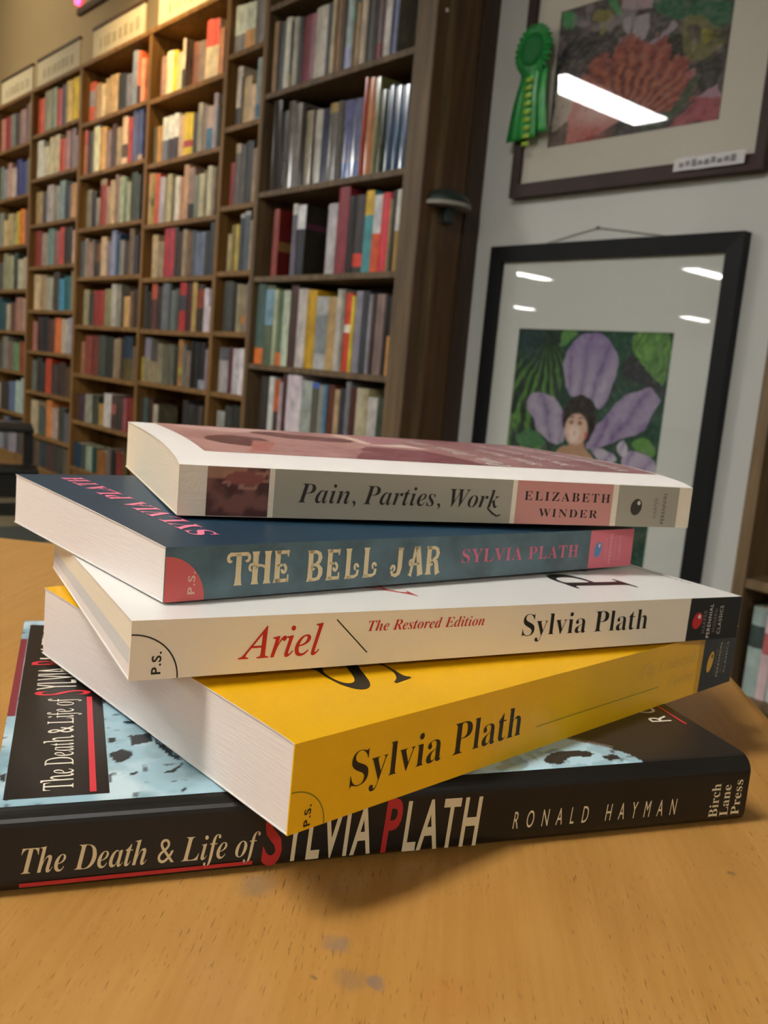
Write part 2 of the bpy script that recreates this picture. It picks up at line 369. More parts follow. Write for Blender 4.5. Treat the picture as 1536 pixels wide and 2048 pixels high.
class Book:
    """local mm frame: u along the spine (left to right), v from spine to fore-edge, z up"""
    def __init__(s, i, label, bulge=0.0, bpos=1.0):
        o, B, s.L, s.W, s.T, s.T2 = FR[i]; s.L, s.W, s.T, s.T2 = [x * 1000 for x in (s.L, s.W, s.T, s.T2)]
        s.root = empty('book', (0, 0, 0), label, 'book', 'stack of books on the table'); s.root.matrix_world = frame_of(o, B)
        s.root.location.z += {3: .0005, 4: .0010}.get(i, 0); s.bulge = bulge; s.bpos = bpos
    def zt(s, v):
        t = max(0., min(1., v / s.W)); return s.T + (s.T2 - s.T) * t + s.bulge * math.sin(math.pi * t ** s.bpos) * (1 if t < 1 else 0)
    def top(s, lift=.12):   # text on the front cover reads from the spine outwards; its 'up' is towards u = 0
        return lambda x, y: (-y * MM, x * MM, (s.zt(x) + lift) * MM)
    def spine(s, lift=.12): return lambda x, y: (x * MM, -lift * MM, y * MM)
    def spine_up(s, lift=.12):  # lettering turned to read upwards on the spine: x along z, y along -u
        return lambda x, y: (-y * MM, -lift * MM, x * MM)
    def paper(s, mcover, mspine, mback, pages, front_fn=None, spine_fn=None, art=None):
        L, W, T = s.L, s.W, s.T; vs = [W * k / 28 for k in range(29)]
        f = MB()
        f.grid([[(u * MM, v * MM, s.zt(v) * MM) for u in (0, L)] for v in vs], mcover)
        f.grid([[(u * MM, v * MM, (s.zt(v) - .35) * MM) for u in (0, L)] for v in vs], mback, flip=True)
        for u, fl in ((0, False), (L, True)):
            f.grid([[(u * MM, v * MM, s.zt(v) * MM), (u * MM, v * MM, (s.zt(v) - .35) * MM)] for v in vs], mback, flip=not fl)
        f.add([(0, W * MM, s.zt(W) * MM), (L * MM, W * MM, s.zt(W) * MM), (L * MM, W * MM, (s.zt(W) - .35) * MM), (0, W * MM, (s.zt(W) - .35) * MM)], [(0, 3, 2, 1)], mback)
        if front_fn: front_fn(f)
        f.build('front_cover', s.root)
        p = MB(); p.box((0, 0, .0), (L * MM, .4 * MM, (T - .01) * MM), mspine)
        if spine_fn: spine_fn(p)
        p.build('spine', s.root)
        MB().box((0, .4 * MM, 0), (L * MM, W * MM, .35 * MM), mback).build('back_cover', s.root)
        g = MB(); n = len(pages)
        for k, (z0, z1, m) in enumerate(pages):
            bot = lambda v: .36 + (s.zt(v) - .72) * z0; tpz = lambda v: .36 + (s.zt(v) - .72) * z1
            i0, i1 = .25, L - .25; vv = [.4] + vs[1:-1] + [W - .4]
            for u, fl in ((i0, False), (i1, True)):
                g.grid([[(u * MM, v * MM, tpz(v) * MM), (u * MM, v * MM, bot(v) * MM)] for v in vv], m, flip=not fl)
            v = W - .4; g.add([(i0 * MM, v * MM, bot(v) * MM), (i1 * MM, v * MM, bot(v) * MM), (i1 * MM, v * MM, tpz(v) * MM), (i0 * MM, v * MM, tpz(v) * MM)], [(1, 0, 3, 2)], m)
            if k == 0: g.grid([[(i0 * MM, v * MM, bot(v) * MM), (i1 * MM, v * MM, bot(v) * MM)] for v in vv], m, flip=True)
            if k == n - 1: g.grid([[(i0 * MM, v * MM, tpz(v) * MM), (i1 * MM, v * MM, tpz(v) * MM)] for v in vv], m)
        g.build('page_block', s.root)
CUT = [k * 4.0 for k in range(1, 40)]
def arc(mb, cx, cy, rx, ry, wd, m, fn, n=20):
    ribbon(mb, [(cx + rx * math.sin(t), cy + ry * math.cos(t), wd) for t in [math.pi / 2 * k / n for k in range(n + 1)]], m, fn)
def imprint(mb, bk, xs, words, z0s, z1s, cols, cap):
    for x, wd, a, b_, c in zip(xs, words, z0s, z1s, cols):
        text(mb, wd, 's', a, b_, -x, cap, ink(c), bk.spine_up(), space=1.15)

# --- bottom hardcover
def hardcover():
    bk = Book(0, 'thick black jacketed hardcover about the death and life of Sylvia Plath, lowest in the stack')
    L, W, T, T2 = bk.L, bk.W, bk.T, bk.T2
    JK = mat('black_jacket', hx('1b1814'), .34, noise=(40, .08), coat=.06, spec=.3)
    prof = [(W + 3, T2), (60, T + .05), (9, T + .1)]
    prof += [(5 - 5 * math.sin(a), T - 5 + 5 * math.cos(a)) for a in [math.pi / 2 * k / 8 for k in range(9)]]
    prof += [(0, T * .5)] + [(4 - 4 * math.cos(a), 4 - 4 * math.sin(a)) for a in [math.pi / 2 * k / 8 for k in range(9)]]
    prof += [(60, 0), (W + 3, 0)]
    j = MB(); N = len(prof)
    j.grid([[(u * MM, v * MM, z * MM) for u in (0, L)] for v, z in prof], JK)
    # picture printed on the front panel
    nx, ny = 330, 230
    P = Paint(nx, ny, '93b1ba', (0, L), (3.2, W + 2.9)); x, y = P.x, P.y
    P.put(np.clip((fbm(x, y, 3, .07) - .5) * 4, 0, 1), 'bccfd2'); P.put(np.clip((fbm(x, y, 8, .10) - .58) * 6, 0, 1), '6f8f98', .7)
    P.put(np.clip((fbm(x, y, 14, .3) - .72) * 14, 0, 1), '3c4246', .85)
    for q in HC_DARK: P.poly(q, '24262a', wob=2.0, fr=.4)
    P.put((x < 2.4) & (y > 59) & (y < 135), '7a2a34')
    # dark coat area at the right, pale sleeve wedge left of its edge
    edge = np.interp(y, [0, 1, 7.7, 14.3, 22.6, 34, 60, 160], [184, 183.3, 181.5, 176.5, 166, 140, 120, 118])
    P.put(x > edge, '29231e'); P.put((x > 110) & (x < edge) & (fbm(x, y, 44, .12) > .5), 'a9c8d2')
    P.put((x > 60) & (x < 150) & (x < edge) & (fbm(x, y, 51, .1) < .42), '8a9a86', .7)
    P.poly([(150, 6), (156, 5), (160, 9), (168, 8), (170, 12), (160, 14), (154, 11)], '22262a', wob=1.5, fr=.5)
    P.poly([(172, 5), (177, 6), (176, 9), (171, 8)], '22262a')
    P.put((x > edge) & (x < edge + 3) & (y > 14), '6f6258', .8)
    zz = lambda v: (np.interp(v, [9, 60, W + 3], [T + .1, T + .05, T2]) if v > 9 else T + .1 * (v - 5) / 4 if v > 5 else T - 5 + math.sqrt(max(0, 25 - (5 - v) ** 2)))
    j.grid([[(P.x[a, c] * MM, P.y[a, c] * MM, (zz(P.y[a, c]) + .08) * MM) for c in range(nx)] for a in range(ny)], ART, P.cols())
    fn = lambda lift: (lambda X, Y: (-Y * MM, X * MM, (zz(X) + lift) * MM))
    def strip(x0, y0, x1, y1, m, lift):
        j.grid([[(x * MM, y * MM, (zz(y) + lift) * MM) for x in (x0, x1)] for y in [y0 + (y1 - y0) * k / 24 for k in range(25)]], m)
    strip(2.5, 6, 27.2, 153, JK, .16); strip(22.5, 7.2, 24.1, 72.4, ink('c8303c'), .22)
    CR = ink('d8cfba')
    text(j, 'The Death & Life of', 'i', 9.0, 71.5, -18.6, 7.2, CR, fn(.24), cuts=CUT, shear=-.24)
    text(j, 'S', 's', 74.6, 78.5, -23.6, 16.5, ink('c8303c'), fn(.24)); text(j, 'YLVIA', 's', 80, 101, -19.4, 12.0, CR, fn(.24), cuts=CUT)
    text(j, 'P', 's', 104.5, 108.5, -19.4, 14.5, ink('c8303c'), fn(.24)); text(j, 'LATH', 's', 110.5, 146, -19.4, 12.0, CR, fn(.24), cuts=CUT)
    text(j, 'R O N A L D  H A Y M A N', 's', 30.5, 134, -213.5, 8.2, CR, fn(.24), cuts=CUT)
    strip(216.5, 27.5, 217.4, 138, ink('c8303c'), .22)
    # spine lettering
    sp = bk.spine(.15); TAN = ink('d8caa4')
    text(j, 'The Death & Life of', 'bi', 7.2, 65.0, 5.7, 6.6, TAN, sp, off=-.006, slope=-1.0)
    ribbon(j, [(6.9, 2.7, 1.05), (63.3, 2.9, 1.05)], ink('b22a2c'), sp)
    text(j, 'S', 's', 65.6, 71.3, 2.2, 14.5, ink('b22a2c'), sp, off=.026, shear=.12)
    text(j, 'YLVIA', 's', 72.0, 95.6, 2.6, 13.6, TAN, sp, space=1.18, off=.02, shear=.14)
    text(j, 'P', 's', 98.6, 104.2, 2.6, 14.6, ink('b22a2c'), sp, off=.026, shear=.14)
    text(j, 'LATH', 's', 104.9, 128.2, 2.2, 14.0, TAN, sp, space=1.18, off=.02, shear=.14, slope=-.3)
    text(j, 'RONALD HAYMAN', 's', 138.6, 194.8, 5.5, 5.2, TAN, sp, space=2.5, off=0.0, shear=.16, slope=-.3)
    text(j, 'Birch', 'b', 3.0, 14.2, -210.6, 3.3, TAN, bk.spine_up(.15), off=-.004)
    text(j, 'Lane', 'b', 3.2, 13.6, -214.6, 3.1, TAN, bk.spine_up(.15), off=-.004)
    text(j, 'Press', 'b', 3.2, 15.0, -218.9, 3.1, TAN, bk.spine_up(.15), off=-.004)
    j.build('dust_jacket', bk.root)
    BRD = mat('cover_board', hx('3a2226'), .6, noise=(80, .1))
    MB().box((.3 * MM, 3 * MM, (T - 3.0) * MM), ((L - .3) * MM, (W + 2.6) * MM, (T2 - .15) * MM), BRD).build('front_board', bk.root)
    MB().box((.3 * MM, 3 * MM, .15 * MM), ((L - .3) * MM, (W + 2.6) * MM, 2.6 * MM), BRD).build('back_board', bk.root)
    MB().box((3 * MM, 3 * MM, 2.6 * MM), ((L - 3) * MM, (W - 1) * MM, (T - 3.0) * MM), PAPERC).build('page_block', bk.root)
HC_DARK = [[(34.0, 41.2), (39.6, 41.9), (39.6, 35.0), (33.9, 34.0)],
    [(27.9, 29.3), (30.1, 31.6), (33.2, 30.9), (34.0, 27.2), (31.8, 23.7), (29.3, 23.8), (27.9, 26.1)],
    [(40.2, 39.0), (43.9, 31.1), (47.0, 22.9), (47.1, 21.0), (43.0, 27.2), (40.8, 33.5)],
    [(40.9, 15.5), (44.6, 17.1), (46.3, 21.1), (46.9, 19.8), (44.9, 15.2), (42.3, 14.4)],
    [(28.0, 39.2), (30.4, 39.6), (28.9, 35.0)],
    [(32.6, 50.8), (36.7, 52.6), (36.8, 49.6), (33.6, 49.2)],
    [(44.4, 5.8), (45.7, 6.3), (46.0, 4.8), (44.7, 4.5)],
    [(32.2, 16.5), (34.4, 17.1), (34.6, 15.6), (32.8, 15.0)],
    [(27.0, 18.4), (28.2, 14.8), (28.3, 12.5), (27.0, 12.1)],
    [(0.9, 19.3), (2.1, 20.3), (2.5, 16.3), (1.2, 15.4)],
    [(27.2, 68.9), (28.7, 69.6), (28.3, 66.3), (27.3, 66.4)]]
hardcover()

# --- yellow paperback
def yellow_book():
    bk = Book(1, 'thick bright yellow paperback with black Sylvia Plath spine lettering, second from the bottom', bulge=.5, bpos=.5)
    Y = mat('yellow_cover', hx('dda60c'), .35, noise=(30, .03), bump=(500, .05)); YS = mat('yellow_spine', hx('eab40e'), .4, noise=(30, .03), bump=(900, .12))
    K = ink('1e1a14')
    def front(f):
        text(f, 'S', 'iu', 17, 41, -55.0, 21.5, K, bk.top(), cuts=CUT)
        text(f, 'ylvia', 'b', 43, 92, -55.0, 21.5, K, bk.top(), cuts=CUT, off=-.005)
    def spine(p):
        fn = bk.spine()
        arc(p, 0.1, .2, 10.8, 10.6, .35, ink('7d7a1e'), fn)
        text(p, 'P.S.', 's', .9, 6.4, -6.5, 1.9, K, bk.spine_up(), off=.02, space=1.1)
        text(p, 'Sylvia Plath', 'b', 18.3, 85.5, 7.3, 9.4, K, fn, off=-.0095, slope=-.6)
        ribbon(p, [(93, 7.6, .3), (163.5, 7.7, .3)], ink('7d7a1e'), fn)
        text(p, 'The Collected', 'i', 149.7, 188, 13.2, 4.6, ink('d9b24c'), fn); text(p, 'Poems', 'i', 170.2, 189, 6.2, 4.6, ink('d9b24c'), fn)
        rect(p, 190.2, .05, 195, bk.T - .05, ink('c99a10'), bk.spine(.05)); rect(p, 193.6, .05, bk.L, bk.T - .05, ink('0f0e0c'), bk.spine(.08))
        disc(p, 200.2, 11.2, 2.1, 4.2, ink('d8a72a'), fn, rot=-.25); disc(p, 200.9, 13.4, .55, .9, ink('191714'), bk.spine(.2))
        imprint(p, bk, (205.4, 207.9, 210.6, 213.4), ('HARPER', 'PERENNIAL', 'MODERN', 'CLASSICS'), (5.6, 4.2, 5.6, 5.0), (16.0, 18.4, 17.2, 17.6), ('6e6455', 'c9bfae', '6e6455', 'b5ab9a'), 1.5)
    bk.paper(Y, YS, mat('white_card_edge', hx('d8d4d0'), .6, noise=(30, .03)), [(0, 1, PAPERW)], front, spine)
yellow_book()

# --- white paperback
def white_book():
    bk = Book(2, 'white paperback with red Ariel spine title resting on the yellow book')
    C = mat('white_cover', hx('dedad4'), .3, noise=(30, .015), coat=.1); CS = mat('ivory_spine', hx('eadfc8'), .42, noise=(30, .02), bump=(900, .1))
    K = ink('1d1812'); RD = ink('c02a1c')
    def front(f):
        text(f, 'Ariel', 'i', 15, 78, -92.0, 17.0, RD, bk.top(), cuts=CUT)
        text(f, 'P', 'iu', 18.5, 42, -188.0, 28.0, K, bk.top(), cuts=CUT, off=.006)
        text(f, 'LATH', 'iu', 46, 118, -188.0, 28.0, K, bk.top(), cuts=CUT, off=.006)
        text(f, 'HARPERPERENNIAL', 's', 21, 62, -(bk.L - 3.0), 1.7, ink('4a443c'), bk.top(), cuts=CUT, space=1.2)
    def spine(p):
        fn = bk.spine()
        arc(p, 0.1, .1, 12.3, 12.0, .38, K, fn)
        text(p, 'P.S.', 's', 1.4, 7.4, -7.9, 2.3, K, bk.spine_up(), off=.02, space=1.1)
        text(p, 'Ariel', 'i', 28.5, 52.8, 4.0, 8.6, RD, fn, off=.006)
        ribbon(p, [(56.8, 13.8, .35), (67.4, 3.6, .35)], K, fn)
        text(p, 'The Restored Edition', 'bi', 67.0, 107.4, 9.9, 3.1, RD, fn, off=-.006)
        text(p, 'Sylvia Plath', 'b', 122.4, 176.0, 5.6, 7.1, K, fn, off=-.0095)
        rect(p, 195.9, .03, bk.L, bk.T - .05, ink('1b1916'), bk.spine(.06))
        disc(p, 200.4, 7.4, 2.3, 3.1, ink('c4202a'), fn, rot=-.3); disc(p, 201.1, 8.9, .75, .8, ink('e8dcd2'), bk.spine(.2))
        imprint(p, bk, (204.9, 207.5, 210.2, 212.9), ('HARPER', 'PERENNIAL', 'MODERN', 'CLASSICS'), (2.6, .8, 2.8, 2.0), (11.2, 13.4, 11.4, 12.6), ('857c70', 'e6ddd0', '857c70', 'd8cec0'), 1.6)
    bk.paper(C, CS, C, [(0, .22, PAPERW), (.22, .52, PAPERG), (.52, 1, PAPERC)], front, spine)
white_book()

# --- navy paperback with the ornamental title
def curl(cx, cy, r, a0, turns, w0, w1, n=22):
    return [(cx + r * (1 - .62 * k / n) * math.cos(a0 + turns * 2 * math.pi * k / n), cy + r * (1 - .62 * k / n) * math.sin(a0 + turns * 2 * math.pi * k / n), w0 + (w1 - w0) * k / n) for k in range(n + 1)]
def deco(ch):
    """strokes of one ornamental capital in a unit box (x 0..~.8, y 0..1)"""
    st = lambda x: [(x, 0, .30), (x, .05, .24), (x, .14, .20), (x, .86, .20), (x, .95, .24), (x, 1, .28)]
    dot = lambda x, y: [(x - .055, y, .11), (x + .055, y, .11)]
    if ch == 'T': return [[(.4, 0, .30), (.4, .06, .24), (.4, .3, .19), (.4, .95, .19)], [(-.02, .94, .12), (.82, .94, .12)], curl(.02, .80, .13, 1.57, .62, .12, .10), curl(.78, .80, .13, 1.57, -.62, .12, .10)]
    if ch == 'H': return [st(.12), st(.70), [(.12, .46, .08), (.3, .58, .09), (.5, .55, .09), (.7, .44, .08)], curl(-.06, .50, .14, .2, .75, .10, .09)]
    if ch == 'E': return [st(.12), [(.05, .94, .12), (.62, .94, .12)], [(.62, 1, .10), (.62, .8, .05)], [(.05, .06, .12), (.64, .06, .12)], [(.64, 0, .10), (.66, .24, .05)], [(.12, .54, .08), (.36, .54, .09)], curl(.42, .40, .15, 1.75, -.8, .10, .10)]
    if ch == 'B': return [st(.12), [(.05, .94, .12), (.42, .94, .12), (.58, .88, .15), (.64, .76, .18), (.58, .62, .15), (.40, .54, .10)], [(.30, .54, .10), (.54, .50, .13), (.68, .38, .19), (.68, .22, .19), (.58, .09, .15), (.42, .06, .12), (.05, .06, .12)], curl(.30, .44, .10, 1.57, .7, .09, .08)]
    if ch == 'L': return [st(.12), [(.05, .06, .12), (.50, .06, .12), (.66, .12, .12), (.70, .28, .11)], curl(.58, .36, .13, 0, .75, .10, .09)]
    if ch == 'J': return [[(.5, 1, .26), (.5, .9, .20), (.5, .3, .20), (.44, .12, .18), (.28, .05, .14), (.1, .08, .12), (.02, .22, .11)], curl(.13, .28, .13, 3.3, -.75, .10, .10), [(.36, .95, .10), (.66, .95, .10)]]
    if ch == 'A': return [[(.06, 0, .22), (.1, .06, .12), (.36, 1, .14)], [(.70, 0, .30), (.68, .06, .24), (.46, 1, .22)], [(.30, .95, .12), (.56, .95, .12)], [(.18, .38, .09), (.62, .42, .09)], curl(.12, .47, .13, 5.2, -.8, .09, .09)]
    if ch == 'R': return [st(.12), [(.05, .94, .12), (.42, .94, .12), (.60, .88, .15), (.66, .74, .18), (.60, .60, .15), (.40, .52, .10)], [(.36, .54, .12), (.56, .44, .17), (.62, .28, .19), (.66, .1, .20), (.72, 0, .24)], curl(.30, .40, .11, 1.57, .7, .09, .08)]
def navy_book():
    bk = Book(3, 'dark blue paperback with cream Bell Jar title and pink spine end, under the top book', bulge=.35, bpos=.8)
    C = mat('navy_cover', hx('233b4c'), .4, noise=(14, .2), spec=.2); CS = mat('teal_spine', hx('50666c'), .34, noise=(90, .30), coat=.1)
    PK = ink('ee7c98'); CRM = ink('dcc79c'); ED = mat('white_card_edge', hx('d8d4d0'), .6, noise=(30, .03))
    def front(f):
        text(f, 'SYLVIA PLATH', 'b', 13.0, 127.0, -22.5, 8.0, PK, bk.top(.14), cuts=CUT, space=1.1, slope=.6)
    def spine(p):
        fn = bk.spine()
        p.add([fn(.05, .05)] + [fn(.05 + 11.9 * math.sin(t), .05 + 12.6 * math.cos(t)) for t in [math.pi / 2 * k / 20 for k in range(21)]], [tuple(range(22))[::-1]], ink('cf5f5c'))
        text(p, 'P.S.', 's', 1.9, 8.2, -8.9, 2.0, ink('e0b49a'), bk.spine_up(.2), off=.02, space=1.1)
        for word, a, b_, y0 in (('THE', 19.0, 41.2, 3.4), ('BELL', 45.4, 73.4, 3.0), ('JAR', 77.3, 99.9, 2.5)):
            n = len(word); cw = (b_ - a) / n
            for k, ch in enumerate(word):
                for s_ in deco(ch): ribbon(p, [(a + k * cw + (x * .94 + .06) * cw, y0 + y * 9.6, wd * cw * 1.22) for x, y, wd in s_], CRM, fn)
        text(p, 'SYLVIA PLATH', 'b', 108.7, 169.6, 5.7, 4.7, ink('d06a80'), fn, space=1.12, off=-.003, slope=-.6)
        rect(p, 176.4, .05, bk.L, bk.T - .05, ink('d8707c'), bk.spine(.06))
        disc(p, 181.5, 7.4, 2.1, 3.2, ink('5b86b4'), fn, rot=-.25); disc(p, 182.1, 9.0, .6, .8, ink('d9cfd6'), bk.spine(.2))
        imprint(p, bk, (187.2, 190.0, 192.8, 195.8), ('HARPER', 'PERENNIAL', 'MODERN', 'CLASSICS'), (3.0, 1.6, 3.2, 2.6), (12.0, 13.8, 12.2, 12.8), ('cd8f9a', 'e2aab4', 'cd8f9a', 'dca2ad'), 1.5)
    bk.paper(C, CS, ED, [(0, 1, PAPERW)], front, spine)
    MB().box((196 * MM, 20 * MM, .4 * MM), (206 * MM, 24 * MM, .75 * MM), ink('cf5f6a')).build('bookmark', bk.root)
navy_book()

# --- top paperback
def top_book():
    bk = Book(4, 'cream paperback with sepia photo cover, Pain, Parties, Work on its spine, topmost of the stack', bulge=2.6, bpos=.62)
    C = mat('white_matte_cover', hx('e4ddd6'), .45, noise=(30, .015)); CS = mat('cream_spine', hx('e6d8c0'), .5, noise=(60, .03), bump=(700, .35))
    K = ink('2a2420')
    def front(f):
        nx, ny = 220, 140; P = Paint(nx, ny, 'b0827a', (11.5, 201.5), (20, 136)); x, y = P.x, P.y; n = fbm(x, y, 21, .05); n2 = fbm(x, y, 23, .25)
        P.put(np.clip((x - 95) / 60, 0, 1), '7c4a50', .9); P.put(np.clip((n - .45) * 3, 0, 1), '8a5a58', .5)
        for q, c, wob in TOP_ART: P.poly(q, c, wob=wob, fr=.12)
        P.put(np.clip((n2 - .5) * 3, 0, 1), 'c09a92', .3); P.put(np.clip((.42 - n2) * 3, 0, 1), '4e2c32', .35)
        P.put((x > 120) * np.clip((fbm(x * .25, y, 9, .16) - .55) * 5, 0, 1), 'b48a88', .45)
        f.grid([[(P.x[a, c] * MM, P.y[a, c] * MM, (bk.zt(P.y[a, c]) + .06) * MM) for c in range(nx)] for a in range(ny)], ART, P.cols())
        W_ = ink('ece2dc'); t = bk.top(.16)
        text(f, 'Pain,', 'i', 20, 42, -131, 9.0, W_, t, cuts=CUT); text(f, 'Parties,', 'i', 48, 84, -131, 9.0, W_, t, cuts=CUT); text(f, 'Work', 'i', 90, 116, -131, 9.0, W_, t, cuts=CUT)
        text(f, 'Sylvia Plath in', 'i', 28, 80, -150, 5.5, W_, t, cuts=CUT)
        text(f, 'New York, Summer 1953', 'i', 30, 112, -167, 6.0, W_, t, cuts=CUT)
        text(f, 'ELIZABETH WINDER', 'b', 24, 120, -190, 5.2, W_, t, cuts=CUT, space=1.2, off=-.004)
    def spine(p):
        fn = bk.spine(); T = bk.T
        P = Paint(24, 20, '7a4a40', (8.9, 29.1), (.15, T - .1)); P.put(np.clip((fbm(P.x, P.y, 61, .22) - .42) * 5, 0, 1), '4a2422'); P.put((P.x > 14) & (P.y > 9) & (fbm(P.x, P.y, 71, .3) > .52), 'b07a66', .8)
        P.put((P.x < 20) & (P.y > 12), 'a8785e', .8); P.ell(21, 12.5, 6.5, 2.2, '8a4a40')
        p.grid([[(P.x[a, c] * MM, -.06 * MM, P.y[a, c] * MM) for c in range(24)] for a in range(20)], ART, P.cols())
        G = ink('a39a88', .5)
        rect(p, 30.9, .05, 120.2, T - .05, G, bk.spine(.06)); rect(p, 122.2, .05, 164.6, T - .05, ink('c98a80', .5), bk.spine(.06)); rect(p, 167.2, .05, 196.4, T - .05, G, bk.spine(.06))
        text(p, 'Pain, Parties, Work', 'bi', 39.0, 115.0, 5.3, 6.4, K, fn, off=-.006, slope=.3)
        ribbon(p, [(110.3, 5.6, .6), (112.6, 3.6, .8), (114.6, 2.6, .6), (116.0, 3.2, .5)], K, fn)
        text(p, 'ELIZABETH', 'b', 125.4, 163.5, 8.9, 3.3, K, fn, space=1.25, off=-.004); text(p, 'WINDER', 'b', 132.2, 158.4, 2.9, 3.0, K, fn, space=1.25, off=-.004)
        disc(p, 176.2, 7.7, 2.6, 3.3, ink('3a342e'), fn, rot=-.3); disc(p, 177.2, 9.3, .75, .85, ink('cfc6b6'), bk.spine(.2))
        imprint(p, bk, (186.3, 190.4), ('HARPER', 'PERENNIAL'), (3.6, 1.4), (11.6, 13.8), ('6f675b', '3a342e'), 1.7)
    bk.paper(C, CS, CS, [(0, 1, PAPERC)], front, spine)
TOP_ART = [([(12.6, 128.2), (28.5, 105.4), (40.7, 98.5), (62.7, 123.5), (78.9, 124.8), (54.9, 130.3)], 'c8a49a', 1),
    ([(18.1, 56.0), (20.9, 65.3), (31.2, 82.7), (40.0, 76.7), (47.3, 68.5), (38.5, 34.5), (30.4, 37.6), (21.8, 42.4)], '5c3434', 2),
    ([(45.1, 107.4), (62.7, 123.5), (68.9, 105.9), (93.1, 100.8), (86.3, 73.5), (63.6, 75.5), (52.0, 88.2)], '6e4442', 2),
    ([(37.1, 58.8), (45.7, 57.1), (36.1, 26.8), (27.9, 21.8)], 'a8665c', 3),
    ([(91.2, 127.4), (93.1, 100.8), (88.8, 71.6), (95.0, 75.3), (98.3, 103.1), (101.6, 129.0)], 'd8b8a8', 1),
    ([(88.2, 70.3), (111.9, 83.9), (116.7, 62.7), (107.7, 66.6)], 'dcc0b4', 1),
    ([(102.9, 115.4), (125.3, 137.1), (128.4, 113.4), (103.8, 84.8), (92.9, 80.3)], 'a8747a', 2),
    ([(85.0, 61.8), (110.7, 55.3), (121.9, 15.8), (64.9, 16.6)], '7a444a', 3)]
top_book()

# ------------------------------------------------------------------ bookcases
YF, YB = 2.0, 2.266
def bookcase(name, label, x0, x1, lp, rp, shelves, wood, top=2.39, extra=None):
    """x0..x1 clear opening between panels of thickness lp and rp; shelves: heights of the upper faces"""
    r = empty(name, ((x0 + x1) / 2, (YF + YB) / 2, 0), label, 'bookcase', None); ox, oy = r.location.x, r.location.y
    def B(lo, hi, nm, bev=.0015):
        return MB().box((lo[0] - ox, lo[1] - oy, lo[2]), (hi[0] - ox, hi[1] - oy, hi[2]), wood).build(nm, r, bevel=bev)
    B((x0 - lp, YF - .003, 0), (x0, YB, top - .0225), 'side_panel'); B((x1, YF - .003, 0), (x1 + rp, YB, top - .0225), 'side_panel')
    B((x0 + .0005, YB - .008, .02), (x1 - .0005, YB, top - .023), 'back_panel', 0)
    B((x0 - lp, YF - .006, top - .022), (x1 + rp, YB, top), 'top_panel')
    for z in shelves:
        if z > .08: B((x0 + .0005, YF, z - .022), (x1 - .0005, YB - .0085, z), 'shelf')
    B((x0 + .0005, YF + .01, 0), (x1 - .0005, YF + .03, min(shelves) - .0225), 'plinth', 0)
    if extra: extra(r, ox, oy)
    return r
SH = {'W':[2.25,1.924,1.548,1.216,.866,.53,.2],'N':[2.13,1.839,1.516,1.244,.991,.728,.45,.18],'C3':[2.068,1.77,1.487,1.232,.984,.728,.456,.18],'C2':[2.078,1.805,1.518,1.253,.99,.719,.451,.18],'C1':[2.119,1.86,1.588,1.334,1.069,.819,.567,.3,.1],'C0':[2.10,1.788,1.482,1.2,.932,.673,.40,.13]}
UP = {'C1':(-5.94,-5.19),'C2':(-5.155,-4.335),'C3':(-4.305,-3.60),'N':(-3.57,-3.295),'W':(-3.265,-2.37),'C0':(-6.62,-5.975)}
bookcase('bookcase', 'brown bookcase at the far left, cut by the photo edge', UP['C0'][0], UP['C0'][1], .02, .017, SH['C0'], WOOD)
bookcase('bookcase', 'tall brown bookcase with yellow spines at its top right, second bay from left', UP['C1'][0], UP['C1'][1], .017, .017, SH['C1'], WOOD)
bookcase('bookcase', 'tall brown bookcase in the middle of the left run, third bay from left', UP['C2'][0], UP['C2'][1], .017, .014, SH['C2'], WOOD)
bookcase('bookcase', 'brown bookcase lit warmly at the top, directly left of the narrow one', UP['C3'][0], UP['C3'][1], .015, .014, SH['C3'], WOOD)
bookcase('bookcase', 'narrow brown bookcase column squeezed beside the wide dark one', UP['N'][0], UP['N'][1], .015, .014, SH['N'], WOOD)
def wide_extra(r, ox, oy):
    X = UP['W'][1] + .093
    for a, b_ in ((YF - .003, 2.045), (2.085, 2.186)):
        MB().box((X - ox, a - oy, .0), (X + .006 - ox, b_ - oy, 2.367), WOODT).build('side_trim', r, bevel=.0015)
    MB().box((X - ox, 2.196 - oy, 0), (X + .012 - ox, YB - oy, 2.367), mat('dark_trim_wood', hx('3a2a1c'), .55, noise=(6, .3, (8, 8, .6)))).build('side_trim', r, bevel=.0015)
    n = MB(); n.tube([(X + .005 - ox, 2.035 - oy, 2.02), (X + .010 - ox, 2.035 - oy, 2.02)], [.007, .004], mat('white_plastic_pin', hx('e8e4dc'), .4, noise=(9, .02)), 10); n.build('push_pin', r)
bookcase('bookcase', 'wide dark wooden bookcase next to the framed paintings', UP['W'][0], UP['W'][1], .015, .093, SH['W'], WOODD, extra=wide_extra)
bookcase('bookcase', 'dark bookcase at the right edge beyond the lower painting', -1.008, -.2, .03, .03, [1.9, 1.55, 1.2, .84, .478, .2], WOODD)

